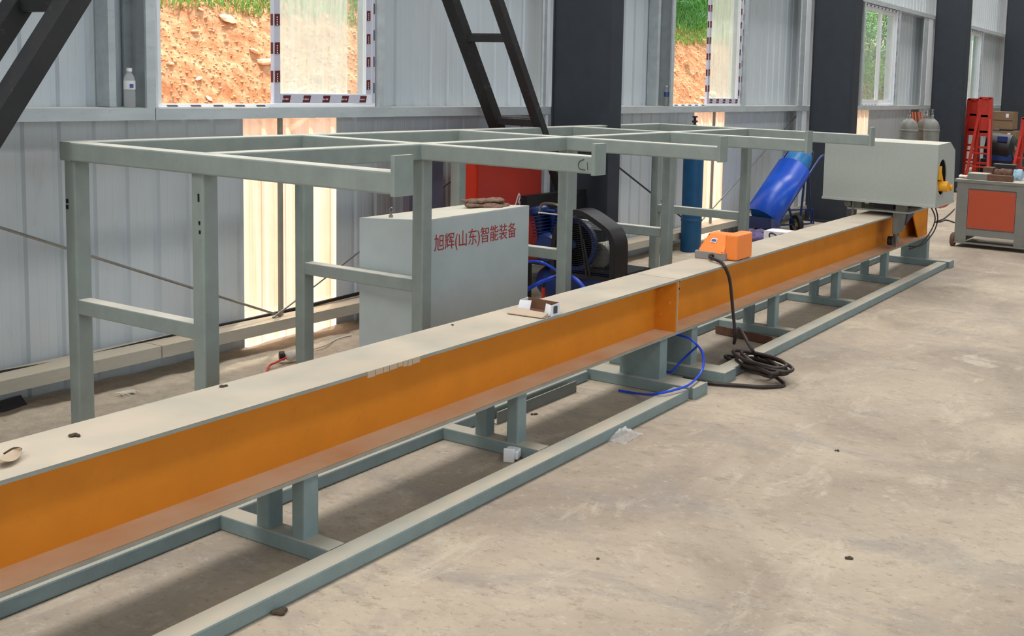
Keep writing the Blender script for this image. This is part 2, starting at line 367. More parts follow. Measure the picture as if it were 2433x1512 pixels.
for bi, (a, b, st) in enumerate(bays):
    es = edges(a, b, st) if bi < 4 and a > 0 else (edges(1.57, b, st) if bi == 0 else [])
    if bi == 0: es = [XW0, -3]+es
    if bi == 4: es = [a, 30, 34, b]
    for x0, x1 in zip(es[:-1], es[1:]):
        tr = abs(x0-st) < .01 and bi < 4
        sheet(x0, x1, 0.0, 1.60, 'fibreglass' if tr else 'wall_sheet', ref=X0R if bi == 0 else st)
        pieces = [(x0, x1)]
        for wx in WIN:
            nw = []
            for p, q in pieces:
                l_, r_ = wx-.03, wx+WWD+.03
                if q <= l_ or p >= r_: nw.append((p, q)); continue
                if p < l_: nw.append((p, l_))
                if q > r_: nw.append((r_, q))
                sheet(max(p, l_), min(q, r_), 3.26, 8.4, 'fibreglass' if (bi == 2 and tr) else 'wall_sheet', ref=X0R if bi == 0 else st)
            pieces = nw
        for p, q in pieces: sheet(p, q, 1.60, 8.4, 'wall_sheet', ref=X0R if bi == 0 else st)
# girts: C sections lying against the sheets
def csec(mb, p0, d, u, v, depth, wid, t=.004, lip=.018):  # opens towards -u ... depth along v
    pr = [(0, 0), (-wid, 0), (-wid, lip), (-wid+t, lip), (-wid+t, t), (-t, t), (-t, depth-t), (-wid+t, depth-t), (-wid+t, depth-lip), (-wid, depth-lip), (-wid, depth), (0, depth)]
    mb.prism(pr, p0, d, u, v)
for bi, (a, b) in enumerate(((XW0, 4.02), (4.02, 7.95), (7.95, 14.2), (14.2, 20.4), (20.4, 26.6), (26.6, XW1))):
    B(a, b-.006, YG, YW-.002, 1.562, 1.632).build('girt', 'galvanised', parent=wl)
    B(a, b-.006, YG-.02, YW-.03, .142, .215).build('girt', 'galv_dusty', parent=wl)
    for zz in (3.27, 5.0, 6.8): B(a, b-.006, YG, YW-.002, zz, zz+.07).build('girt', 'galvanised', parent=wl)
for wx in WIN: B(wx-.6, wx+WWD+.4, YW+.018, YW+.052, 1.60, 1.612).build('sill_flashing', 'galvanised', parent=wl)
# window jambs
for i, wx in enumerate(WIN):
    for side in (0, 1):
        mb = MB()
        if side == 0: csec(mb, (wx-.035, YG+.004, 1.632), (0, 0, 1.638), (1, 0, 0), (0, 1, 0), YW-YG-.01, .058)
        else: csec(mb, (wx+WWD+.012, YG+.004, 1.632), (0, 0, 1.638), (-1, 0, 0), (0, 1, 0), YW-YG-.01, .05)
        mb.build('jamb_post', 'galvanised', parent=wl)
# pale closing posts just left of each column, and the first one left of window 1
for x0, x1 in ((7.84, 7.925), (13.80, 14.13), (19.75, 20.32)):
    for za, zb_ in ((.22, 1.56), (1.635, 3.265)):
        B(x0, x0+(x1-x0)*.46, YG+.01, YG+.03, za, zb_).build('closing_post', 'galvanised', parent=wl)
        B(x0+(x1-x0)*.54, x1, YG+.01, YG+.03, za, zb_).build('closing_post', 'pvc_white', parent=wl)
B(3.80, 3.842, YG+.10, YW-.01, 1.635, 3.265).build('closing_post', 'galvanised', parent=wl)
B(10.02, 10.07, YG+.10, YW-.01, 1.635, 3.265).build('closing_post', 'galvanised', parent=wl)
# vertical pipes and diagonal rods between the girts
for xx in (5.0, 11.42):
    MB().tube([(xx, 5.79, .215), (xx, 5.79, 1.562)], .018, 10).build('stay_pipe', 'far_steel', parent=wl, smooth=True)
def rod(p0, p1, mt='steel', r=.008):
    MB().tube([p0, p1], r, 8).build('brace_rod', mt, parent=wl, smooth=True)
rod((1.9, 5.77, 1.56), (4.97, 5.76, .22)); rod((4.9, 5.75, .22), (7.7, 5.75, 1.50))
rod((8.15, 5.76, 1.52), (10.95, 5.76, .22), 'black_metal', .010); rod((10.95, 5.74, .22), (13.95, 5.74, 1.53), 'steel')
MB().tube(smoothpath([at(-60, 900, Y=5.84), at(0, 887, Y=5.84), at(163, 857, Y=5.84), at(430, 795, Y=5.84), at(600, 758, Y=5.84), at(740, 725, Y=5.83), at(869, 694, Y=5.83), at(1010, 662, Y=5.83), (8.0, 5.83, .235)]), .014, 8).build('black_pipe', 'rubber', parent=wl, smooth=True)

# other walls, roof (out of the picture, they close the hall)
for nm, bx in (('wall_right', (XW0, XW1, -11.15, -11, 0, 8.4)), ('wall_back', (XW0-.15, XW0, -11, YW, 0, 8.4)), ('wall_front', (XW1, XW1+.15, -11, YW, 0, 8.4))):
    o = B(*bx).build(nm, 'roof_sheet'); o['kind'] = 'structure'
o = B(XW0, XW1, -11.15, YW+.12, 8.4, 8.5).build('ceiling', 'roof_sheet'); o['kind'] = 'structure'

# windows
def film_blocks(mb, mb2, p0, d, n_, u, w_, step, size, start=.0, skew=.3):
    p0, d, u = Vector(p0), Vector(d), Vector(u); nrm = d.cross(u).normalized()
    for k in range(n_):
        a = p0+d*(start+k*step)
        q = [a, a+d*size, a+d*(size*(1-skew))+u*w_, a+u*w_-d*(size*skew)]
        mb.add([p for p in q]+[p-nrm*.0012 for p in q], [(0, 1, 2, 3), (7, 6, 5, 4), (0, 4, 5, 1), (1, 5, 6, 2), (2, 6, 7, 3), (3, 7, 4, 0)])
        for j in range(4):
            c = a+d*(size*(.08+.2*j))+u*(w_*.35)
            q = [c, c+d*size*.1, c+d*size*.1+u*w_*.22, c+u*w_*.22]
            mb2.add([p-nrm*.0018 for p in q]+[p+nrm*.0018 for p in q], [(0, 1, 2, 3), (7, 6, 5, 4)])
def window(idx, wx, style):
    wn = struct('window_%d' % idx, (wx, 5.76, 1.634)); x0, x1 = wx, wx+WWD; z0, z1 = 1.634, 3.262; ya, yb = 5.725, 5.795
    t = .032
    f = MB(); f.box(x0, x1, ya, yb, z0, z0+.02); f.box(x0, x1, ya, yb, z1-.045, z1); f.box(x0, x0+.022, ya, yb, z0+.02, z1-.045); f.box(x1-t, x1, ya, yb, z0+.02, z1-.045)
    fr = f.build('window_frame', 'pvc_white', parent=wn)
    fm = B(x1-t+.002, x1-.002, ya-.002, ya, z0+.03, z1-.05).build('protective_film', 'film_white', parent=fr)
    b1, b2 = MB(), MB(); film_blocks(b1, b2, (x1-t+.012, ya-.003, z0+.10), (0, 0, 1), 8, (1, 0, 0), .011, .19, .075, skew=0)
    film_blocks(b1, b2, (x0+.05, ya-.003, z1-.036), (1, 0, 0), 9, (0, 0, 1), .026, .19, .055, skew=.2)
    film_blocks(b1, b2, (x0+.06, ya-.003, z0+.004), (1, 0, 0), 5, (0, 0, 1), .009, .16, .07, skew=.1)
    b1.build('film_print', 'film_dark', parent=fr)
    def sash(a, b, y, closed_front, full=False):
        st = .052; y0, y1 = y, y+.03; zz0, zz1 = z0+.022, z1-.047
        s_ = MB(); s_.box(a, b, y0, y1, zz0, zz0+.068); s_.box(a, b, y0, y1, zz1-.055, zz1); s_.box(a, a+st, y0, y1, zz0+.068, zz1-.055); s_.box(b-st, b, y0, y1, zz0+.068, zz1-.055)
        so_ = s_.build('sash', 'pvc_white', parent=wn)
        B(a+st, b-st, y+.013, y+.019, zz0+.068, zz1-.055).build('pane', 'glass', parent=so_)
        if full:
            q = MB()
            q.box(a+.002, a+st-.002, y0-.0015, y0, zz0+.002, zz1-.002); q.box(b-st+.002, b-.002, y0-.0015, y0, zz0+.07, zz1-.002); q.box(a+st, b-st, y0-.0015, y0, zz0+.003, zz0+.064)
            q.box(a-.0015, a, y0+.002, y1-.002, zz0+.002, zz1-.002)
            q.build('protective_film', 'film_white', parent=so_)
            p, pw = MB(), MB()
            film_blocks(p, pw, (a+.006, y0-.003, zz0+.14), (0, 0, 1), 9, (1, 0, 0), st-.010, .185, .075, skew=-.05)
            film_blocks(p, pw, (b-st+.006, y0-.003, zz0+.10), (0, 0, 1), 9, (1, 0, 0), st-.018, .165, .070, skew=-.05)
            film_blocks(p, pw, (a+st+.012, y0-.003, zz0+.010), (1, 0, 0), 5, (0, 0, 1), .046, .172, .062, skew=-.18)
            for k in range(9):
                zk = zz0+.14+k*.185; p.box(a-.003, a-.0016, y0+.004, y1-.004, zk, zk+.075)
            p.build('film_print', 'film_red', parent=so_); pw.build('film_lettering', 'white_ink', parent=so_)
            B(a+st+.001, a+st+(b-a-2*st)*.78, y+.0105, y+.0125, zz0+.069, zz1-.056).build('glass_film', 'glass_film', parent=so_)
    mid = x0+WWD/2
    if style == 0: sash(mid-.03, x1-t-.002, ya+.006, True, True)
    else:
        sash(x0+.024, mid+.02, ya+.005, False, False); sash(mid-.03, x1-t-.002, ya+.038, False, False)
    return wn
for i, wx in enumerate(WIN): window(i+1, wx, 0 if i < 2 else 1)

# ------------------------------------------------------------------ outside: earth bank, stones, plants
og = B(XW0, 60, YW+.13, 7.0, -.3, -.02).build('outside_ground', 'outside_ground'); og['kind'] = 'structure'
def bank_h(x, y):
    t = (y-6.9)/1.9
    if t < 0: return 0
    zc = 2.455+.05*math.cos((x-5)*.5)+(0 if x < 12 else min(.12, (x-12)*.03))
    if t < 1: z = zc*t**.85
    else: z = zc+(y-8.8)*.62
    if x > 16: z += (x-16)*.05*min(1, t)
    z += (.16*min(1, abs(8.8-y)*1.5)+.02)*noise.noise(Vector((x*.7, y*.9, 3)))+.07*noise.noise(Vector((x*2.1, y*2.1, 5)))*min(1, t*2)
    z += .03*noise.noise(Vector((x*6, y*6, 7)))+.012*noise.noise(Vector((x*14, y*14, 9)))
    return z
def grid(x0, x1, y0, y1, nx, ny, fn):
    g = MB()
    for i in range(nx+1):
        for j in range(ny+1):
            x = x0+(x1-x0)*i/nx; y = y0+(y1-y0)*j/ny; g.v.append(Vector((x, y, fn(x, y))))
    for i in range(nx):
        for j in range(ny):
            a = i*(ny+1)+j; g.f.append((a, a+ny+1, a+ny+2, a+1))
    return g
bank = grid(2, 26, 6.9, 9.1, 700, 80, bank_h).build('earth_bank', 'bank_soil', smooth=True)
bank['kind'] = 'structure'
hill = grid(0, 60, 9.0, 40, 120, 62, lambda x, y: bank_h(x, y)-.03).build('grassy_hill', 'leaf_dark', smooth=True); hill['kind'] = 'structure'
rocks = []
for k in range(6):
    mb = MB().ellip((0, 0, 0), (1, .8, .6), n=8)
    for v in mb.v: v *= 1+.45*noise.noise(v*1.6+Vector((k*7, 0, 0)))
    rocks.append(mb.mesh('stone', 'bank_pebble', smooth=True))
for k in range(290):
    x = random.uniform(4.5, 17); y = random.uniform(7.6, 8.75); s_ = random.choice((.02, .03, .035, .05, .08))*random.uniform(.8, 1.4)
    o = bpy.data.objects.new('stone', rocks[k % 6]); C.objects.link(o); o.parent = bank
    o.location = Vector((x, y, bank_h(x, y)+s_*.1))-bank.location; o.scale = (s_, s_, s_*.5); o.rotation_euler = (random.uniform(-.6, .6), random.uniform(-.6, .6), random.uniform(0, 6))
peb = MB()
for k in range(9000):
    x = random.uniform(4.3, 18); y = random.uniform(7.5, 8.8); s_ = random.uniform(.006, .020); c = Vector((x, y, bank_h(x, y)+s_*.1))
    q = [c+Vector((random.uniform(.6, 1.3)*a, random.uniform(.6, 1.3)*b, random.uniform(.3, .6)*d-.5*b*.6))*s_ for a, b, d in ((1, 0, 0), (0, 1, 0), (-1, 0, 0), (0, -1, 0), (0, 0, 1), (0, 0, -1))]
    peb.add(q, [(0, 1, 4), (1, 2, 4), (2, 3, 4), (3, 0, 4), (1, 0, 5), (2, 1, 5), (3, 2, 5), (0, 3, 5)])
peb.build('gravel', 'bank_pebble', parent=bank, kind='stuff')
def blades(n_, fx, ln, wd, droop=.5):
    g = MB()
    for k in range(n_):
        p = fx(); h = random.uniform(*ln); a = random.uniform(0, 2*PI); w_ = random.uniform(*wd); dx = Vector((math.cos(a), math.sin(a), 0)); sd_ = Vector((-dx.y, dx.x, 0))*w_
        q = random.uniform(.2, droop)
        m1 = p+dx*h*q*.4+Vector((0, 0, h*.6)); m2 = p+dx*h*q*1.1+Vector((0, 0, h*(.95-q*.35)))
        g.add([p-sd_, p+sd_, m1+sd_*.8, m1-sd_*.8, m2], [(0, 1, 2, 3), (3, 2, 4)])
    return g
def gp():
    x = random.uniform(5.5, 24); y = 8.74+abs(random.gauss(0, .8)); return Vector((x, y, bank_h(x, y)-.02))
g1 = blades(30000, gp, (.05, .16), (.004, .009), .9).build('grass', 'leaf', kind='stuff'); tag(g1, 'short bright grass growing along the top of the orange earth bank', 'grass')
g2 = blades(9000, lambda: gp()+Vector((0, .3, .15)), (.15, .4), (.005, .012), 1.0).build('grass', 'leaf_dark', kind='stuff'); tag(g2, 'taller darker green grass tufts on the slope above the earth bank', 'grass')
def shrub(x, y, r, h, mt, label, group=None, n_=2600, zb=None):
    zb = bank_h(x, y) if zb is None else zb
    t = thing('shrub', label, 'shrub', (x, y, zb-.05), group=group)
    st = MB()
    for k in range(9):
        a = random.uniform(0, 6.28); st.tube([(x, y, zb-.05), (x+math.cos(a)*r*.3, y+math.sin(a)*r*.3, zb+h*.45), (x+math.cos(a)*r*.6, y+math.sin(a)*r*.6, zb+h*.8)], [.03, .018, .006], 5)
    st.build('stem', 'soil_dark', parent=t)
    lf = MB()
    for k in range(n_):
        a = random.uniform(0, 6.28); b = math.acos(random.uniform(-.7, 1)); q = r*random.uniform(.45, 1)**.5*(1+.25*noise.noise(Vector((a*1.5, b*3, x))))
        c = Vector((x+q*math.sin(b)*math.cos(a), y+q*math.sin(b)*math.sin(a), zb+h*.5+q*math.cos(b)*h/(2*r)))
        d = Vector((random.gauss(0, 1), random.gauss(0, 1), random.gauss(-.2, .7))).normalized(); e = d.cross(Vector((random.gauss(0, 1), random.gauss(0, 1), 1))).normalized()
        L = random.uniform(.05, .11); lf.add([c-d*L*.5, c+e*L*.22, c+d*L*.5, c-e*L*.22], [(0, 1, 2, 3)])
    lf.build('foliage', mt, parent=t, kind='stuff')
for i, (x, y, r, h, mt) in enumerate(((22.9, 7.7, .75, 1.7, 'leaf'), (24.6, 7.9, .8, 1.9, 'leaf_dark'), (18.3, 8.3, .9, 1.9, 'leaf'), (20.2, 8.2, .9, 2.2, 'leaf'), (22.0, 8.4, 1.0, 2.4, 'leaf_dark'), (24.0, 8.3, 1.1, 2.6, 'leaf'), (19.6, 10.2, 1.3, 3.0, 'leaf_dark'), (22.8, 10.6, 1.5, 3.4, 'leaf'), (27.0, 8.6, 1.4, 3.4, 'leaf_dark'), (30.5, 8.8, 1.6, 3.6, 'leaf'), (34.5, 9.5, 2.0, 4.2, 'leaf_dark'), (12.5, 9.9, .8, 1.1, 'leaf'), (15.2, 9.6, .9, 1.3, 'leaf'), (17.0, 10.2, 1.1, 1.8, 'leaf_dark'))):
    shrub(x, y, r, h, mt, *(('bright yellow-green bush on the bank outside the hall windows', 'bright bushes outside') if mt == 'leaf' else ('darker green bush on the bank outside the far windows', 'darker bushes outside')), 5000, zb=bank_h(x, y)-(.9 if i in (2, 3) else .5))

# ------------------------------------------------------------------ steel columns
def column(x, label, full=True):
    t = thing('steel_column', label, 'column', (x+.1, 5.4, 0), group=None)
    y0, y1 = 5.06, 5.685; wf = .19 if x < 10 else .24
    B(x, x+wf, y0, y0+.014, 0, 8.38).build('flange', 'column_paint', parent=t)
    B(x, x+wf, y1-.014, y1, 0, 8.38).build('flange', 'column_paint', parent=t)
    B(x+.02, x+.032, y0+.014, y1-.014, 0, 8.38).build('web', 'column_paint', parent=t)
    mb = MB(); mb.box(x-.08, x+wf+.08, y0-.06, y1, 0, .025); mb.build('base_plate', 'column_paint', parent=t)
    mb = MB()
    for a, b in ((x-.05, y0+.02), (x-.05, y1-.1), (x+wf+.05, y0+.0), (x+wf+.05, y1-.1)): mb.lathe([(.022, .025), (.022, .05), (.012, .05), (.012, .09)], (a, b, 0), 6)
    mb.build('anchor_bolt', 'steel', parent=t)
    return t
column(7.95, 'broad black steel column nearest the camera, behind the rack and compressor')
column(14.2, 'black steel column behind the blue hand cart, second from the camera')
column(20.4, 'black steel column beside the red trestles, behind the gas cylinders')
column(26.6, 'farthest black steel column, behind the stacked cartons at the right edge')
column(1.75, 'black steel column outside the left edge of the picture')

# ladder-like black braces
def lattice(far, near, label, rungs):
    t = thing('lattice_brace', label, 'brace', far[1])
    MB().bar(far[0], far[1], .085, .105, .004, up=(0, 1, 0)).build('chord', 'brace_paint', parent=t)
    MB().bar(near[0], near[1], .065, .085, .004, up=(0, 1, 0)).build('chord', 'brace_paint', parent=t)
    for r_ in rungs:
        a = far[0].lerp(far[1], r_); b = near[0].lerp(near[1], r_); dn = (far[1]-far[0]).normalized()
        mb = MB(); mb.bar(a, b, .05, .055, .003, up=(0, 0, 1)); mb.bar(a+Vector((.03, 0, .035)), b+Vector((.03, 0, .035)), .07, .006, .001); mb.build('rung', 'brace_paint', parent=t)
    return t
fa = at(1071, 0, Y=5.58); fb = at(1180, 300, Y=5.58); na = at(1180, 0, Y=5.12); nb = at(1279, 290, Y=5.12)
def ext(a, b, t): return a+(b-a)*t
def atz(a, b, z): return a+(b-a)*((z-a.z)/(b.z-a.z))
F0, F1 = atz(fa, fb, 3.6), atz(fa, fb, .98); N0, N1 = atz(na, nb, 3.6), atz(na, nb, .98)
zr = at(1165, 92, Y=5.35).z; zr2 = at(1240, 290, Y=5.35).z
lattice((F0, F1), (N0, N1), 'black ladder-like brace sloping down to the right beside the broad column', [(3.6-zr)/2.62, (3.6-zr2)/2.62, .03])
fa2 = at(-25, 330, Y=5.12); fb2 = at(160, 60, Y=5.12); na2 = at(5, 110, Y=5.58); nb2 = at(62, 20, Y=5.58)
pA, pB = at(8, 262, Y=5.12), at(172, 0, Y=5.12); qA, qB = at(-12, 95, Y=5.58), at(58, -12, Y=5.58)
P0, P1 = atz(pA, pB, 3.3), atz(pA, pB, .9); Q0, Q1 = atz(qA, qB, 3.3), atz(qA, qB, .9)
t = thing('lattice_brace', 'rust-marked black brace rising across the top left corner of the picture', 'brace', P1)
MB().bar(P0, P1, .095, .13, .004, up=(0, 1, 0)).build('chord', 'brace_paint', parent=t)
MB().bar(Q0, Q1, .095, .13, .004, up=(0, 1, 0)).build('chord', 'brace_paint', parent=t)
for zz in (at(95, 10, Y=5.35).z, 1.45):
    MB().bar(atz(P0, P1, zz), atz(Q0, Q1, zz), .06, .07, .003).build('rung', 'brace_paint', parent=t)
# gusset and strut at the foot of the brace by the broad column
t = thing('column_strut', 'black gusset and strut low on the broad black column', 'brace', (7.7, 5.3, .9))
g0 = at(1345, 440, X=7.6); g1_ = at(1372, 455, X=7.6); g2_ = at(1352, 500, X=7.6); g3 = at(1318, 505, X=7.6); g4 = at(1318, 420, X=7.6)
MB().prism([(p.y, p.z) for p in (g4, at(1340, 452, X=7.6), g1_, g2_, at(1360, 508, X=7.6), g3)], (7.6, 0, 0), (.012, 0, 0), (0, 1, 0), (0, 0, 1)).build('gusset_plate', 'black_metal', parent=t)
a_ = at(1262, 483, Y=5.3); b_ = at(1330, 483, Y=5.3)
MB().bar((a_.x-.1, 5.3, (a_.z+b_.z)/2), (7.93, 5.3, (a_.z+b_.z)/2), .06, .17, .004).build('strut', 'black_metal', parent=t)

# ------------------------------------------------------------------ rack (loading table)
rk = thing('storage_rack', 'long grey-green steel tube rack with open top and five arms behind the orange beam', 'rack', (6, 4.2, 0))
XA = [3.135, 4.56, 5.985, 7.43, 8.89]; ZT = 1.493; T = .092; FP = 'frame_paint'
MB().bar((XA[0], 5.133, ZT-T/2), (XA[4]+T, 5.133, ZT-T/2), T, T).build('rear_rail', FP, parent=rk)
for a, b in zip(XA[:-1], XA[1:]):
    MB().bar((a+T, 4.19, ZT-T/2), (b, 4.19, ZT-T/2), T*.9, T).build('middle_rail', FP, parent=rk)
for i, x in enumerate(XA):
    c = x+T/2
    MB().bar((c, 5.087, ZT-T/2), (c, 3.0, ZT-T/2), T, T).build('arm', FP, parent=rk)
    B(x-.008, x+T+.004, 2.978, 3.0, ZT-T-.006, ZT+.066).build('end_stop', FP, parent=rk)
    for y in (5.137, 4.187): MB().bar((c+.012, y, 0), (c+.012, y, ZT-T), .08, .08).build('leg', FP, parent=rk)
    MB().bar((c+.012, 5.097, .672), (c+.012, 4.227, .672), .07, .075, .006).build('brace', FP, parent=rk)
mk = MB(); xm = XA[1]-.0015
c_ = [at(1388, 379, X=xm), at(1378, 383, X=xm), at(1374, 392, X=xm), at(1377, 401, X=xm), at(1390, 404, X=xm)]
mk.tube(smoothpath(c_, 4), .0028, 5); mk.tube([at(1395, 386, X=xm), at(1396, 404, X=xm)], .002, 5)
mk.build('marker_scrawl', 'film_dark', parent=rk)

for (px, py, hh_) in ((160, 478, .010), (160, 492, .010)):
    q = at(px, py, X=3.135+.017); B(q.x-.003, q.x+.002, q.y-.008, q.y+.008, q.z-hh_, q.z+hh_).build('bolt_hole', 'dark_cavity', parent=rk)
for (px, py, hh_) in ((472, 470, .018), (474, 530, .008), (475, 552, .008)):
    q = at(px, py, X=3.135+.017); B(q.x-.003, q.x+.002, q.y-.004, q.y+.004, q.z-hh_, q.z+hh_).build('bolt_hole', 'dark_cavity', parent=rk)
# ------------------------------------------------------------------ the orange track
tk = thing('steel_track', 'long orange I-beam track with dusty top on a low grey-green frame', 'machine track', (6, 3.27, 0))
YF, YB, ZT1, ZB = 3.113, 3.43, .6725, .324
def beam(x0, x1, plates):
    b = B(x0, x1, 3.264, 3.278, ZB+.016, ZT1-.014).build('web', 'orange_paint', parent=tk)
    B(x0, x1, YF, YB, ZT1-.014, ZT1).build('top_flange', 'track_top', parent=tk)
    mb = MB(); mb.box(x0, x1, YF+.002, YB-.002, ZB+.002, ZB+.016); mb.build('bottom_flange', 'orange_paint', parent=tk)
    mb = MB(); mb.box(x0, x1, YF-.001, YF+.002, ZB-.001, ZB+.0145); mb.box(x0, x1, YB-.002, YB+.001, ZB-.001, ZB+.0145); mb.box(x0, x1, YF+.002, YB-.002, ZB-.001, ZB+.002)
    mb.build('flange_edge', 'dusty_edge', parent=tk)
XJ = 5.735
beam(.35, XJ-.003, ()); beam(XJ+.003, 11.42, ())
B(XJ-.013, XJ-.003, YF+.004, YB-.004, ZB+.014, ZT1-.013).build('joint_plate', 'orange_paint', parent=tk)
B(XJ+.003, XJ+.013, YF+.004, YB-.004, ZB+.014, ZT1-.013).build('joint_plate', 'orange_paint', parent=tk)
B(XJ-.004, XJ+.004, YF-.0015, YF+.004, ZB, ZT1-.014).build('joint_edge', 'card_out', parent=tk)
for y_, z_ in ((3.222, .60), (3.16, .52), (3.222, .44)):
    MB().lathe([(.011, 0), (.011, .010), (.007, .012), (.007, .022), (0, .022)], (XJ-.013, y_, z_), 6, (-1, 0, 0)).build('bolt', 'orange_paint', parent=tk, smooth=True)
for x_, z_ in ((5.80, .645), (5.78, .60), (5.93, .632), (6.02, .638), (5.775, .55)): # drilled marks on second web
    MB().lathe([(.007, 0), (.007, .002), (0, .002)], (x_+.25, 3.264, z_), 8, (0, -1, 0)).build('bolt_hole', 'dark_cavity', parent=tk)
# chipped tape strip along the first beam's edge
mb = MB(); x = 3.12
while x < 3.42:
    L = random.uniform(.02, .05); mb.box(x, x+L*.9, YF-.0025, YF-.0005, ZT1-.012-random.uniform(.004, .016), ZT1-.001); x += L
mb.build('tape_strip', 'card_out', parent=tk)
ZR = .065
def crossm(x, box=0):
    MB().bar((x+.05, 2.997, ZR/2), (x+.05, 3.61, ZR/2), .085, ZR, .006).build('cross_member', 'base_paint', parent=tk)
    if not box:
        MB().bar((x+.055, 3.175, ZR), (x+.055, 3.175, ZB-.002), .075, .07, .008).build('post', 'base_paint', parent=tk)
        MB().bar((x+.055, 3.375, ZR), (x+.055, 3.375, ZB-.002), .075, .07, .008).build('post', 'base_paint', parent=tk)
for x in (.11, 1.455, 2.80, 4.145): crossm(x)
for x in (7.32, 8.67, 10.02): crossm(x)
for (a, b, xs) in ((-.3, 5.50, 5.515), (6.02, 11.35, None),):
    MB().bar((a, 2.944, ZR/2), (b, 2.944, ZR/2), .107, ZR, .008).build('long_rail', 'base_paint', parent=tk)
    MB().bar((a, 3.663, ZR/2), (b, 3.663, ZR/2), .107, ZR, .008).build('long_rail', 'base_paint', parent=tk)
for x0, x1 in ((5.53, 5.69), (5.94, 6.09), (11.38, 11.56)):
    MB().bar(((x0+x1)/2, 2.87, ZR/2+.003), ((x0+x1)/2, 3.73, ZR/2+.003), x1-x0, ZR+.006, .006).build('end_member', 'base_paint', parent=tk)
    o = B(x0+.04, x1-.03, 3.135, 3.42, ZR+.006, ZB-.002).build('box_support', 'base_paint', parent=tk)
    B(x0-.012, x1, 2.862, 2.872, 0, ZR+.008).build('end_cap', 'base_paint', parent=tk)
# far end plate of the beam, sloping
MB().prism([(11.10, ZB+.016), (11.42, ZB+.016), (11.42, .80), (11.02, .80), (10.80, .70), (10.85, .62)], (0, YF+.03, 0), (0, .012, 0), (1, 0, 0), (0, 0, 1)).build('end_plate', 'orange_paint', parent=tk)
B(11.408, 11.42, YF+.03, YB, ZB+.016, .80).build('end_plate', 'orange_paint', parent=tk)

a = at(1700, 778, Z=.05); b = at(1835, 806, Z=.05)
tag(MB().prism([(0, 0), (.06, 0), (.06, .006), (.006, .006), (.006, .06), (0, .06)], a-Vector((0, 0, .045)), b-a, (1, 0, 0), (0, 0, 1)).build('angle_bar', 'rust'), 'rusty angle bar lying across the floor under the track past the joint', 'bar')
a = at(1345, 912, Z=.04); 
tag(MB().prism([(0, 0), (.05, 0), (.05, .006), (.006, .006), (.006, .07), (0, .07)], (4.5, 3.53, .0), (a.x-4.5, 0, 0), (0, 1, 0), (0, 0, 1)).build('angle_bar', 'machine_grey'), 'dull grey angle bar lying beside the rear rail under the track before the joint', 'bar')
# ------------------------------------------------------------------ carriage and housing
cg = thing('sliding_machine', 'pale grey boxed machine with round side opening riding on the orange track end', 'machine', (10.3, 3.25, .6725))
HX = 9.9; ya, yb = 2.66, 3.785
pr = [(9.9, .823), (9.9, 1.392), (10.335, 1.405), (10.52, 1.322), (10.57, .823)]
# housing with a round opening in the side facing the aisle
hb = MB(); n = len(pr)
hb.v = [Vector((a, yb, b)) for a, b in pr]; hb.f = [tuple(range(n))]
base = len(hb.v); hb.v += [Vector((a, ya, b)) for a, b in pr]
hb.f += [(i, n+i, n+(i+1) % n, (i+1) % n) for i in range(n)]
cxh, czh, rxh, rzh = 10.085, 1.08, .155, .17; NN = 40; per = []
def raycast_prof(cx, cz, ang):
    best = None; dx, dz = math.cos(ang), math.sin(ang)
    for i in range(n):
        (ax, az), (bx, bz) = pr[i], pr[(i+1) % n]; ex, ez = bx-ax, bz-az; den = dx*ez-dz*ex
        if abs(den) < 1e-9: continue
        t_ = ((ax-cx)*ez-(az-cz)*ex)/den; s_ = ((ax-cx)*dz-(az-cz)*dx)/den
        if t_ > 0 and -1e-6 <= s_ <= 1+1e-6 and (best is None or t_ < best): best = t_
    return cx+dx*best, cz+dz*best
angs = sorted([2*PI*k/NN for k in range(NN)]+[math.atan2(b-czh, a-cxh) % (2*PI) for a, b in pr])
i0 = len(hb.v)
for a in angs:
    ox, oz = raycast_prof(cxh, czh, a); ix, iz = cxh+rxh*math.cos(a), czh+rzh*math.sin(a)
    hb.v += [Vector((ox, ya, oz)), Vector((ix, ya, iz)), Vector((ix, ya+.01, iz))]
K = len(angs)
for k in range(K):
    j = (k+1) % K; hb.f += [(i0+3*k, i0+3*k+1, i0+3*j+1, i0+3*j), (i0+3*k+1, i0+3*k+2, i0+3*j+2, i0+3*j+1)]
hs = hb.build('housing', 'housing_paint', parent=cg)
B(9.885, 10.58, ya-.006, yb+.004, .80, .823).build('housing_lip', 'housing_paint', parent=cg)
B(9.905, 9.915, ya+.25, yb-.02, .84, 1.38).build('inner_panel', 'dark_cavity', parent=cg)
B(9.96, 10.5, ya+.30, ya+.32, .84, 1.3).build('inner_panel', 'dark_cavity', parent=cg)
mb = MB(); mb.box(9.93, 10.05, ya+.02, ya+.06, .86, 1.02); mb.lathe([(.05, -.03), (.05, .10)], (10.02, ya+.02, 1.0), 14, (0, -1, 0)); mb.box(9.95, 10.03, ya-.01, ya+.05, 1.06, 1.19); mb.bar((10.0, ya, 1.13), (10.07, ya-.02, .97), .03, .03)
mb.lathe([(.036, 0), (.036, .07), (.028, .075), (.028, .1)], (10.11, ya+.0, .985), 14, (0, -1, 0))
mb.build('drive_bracket', 'yellow_paint', parent=cg, smooth=True)
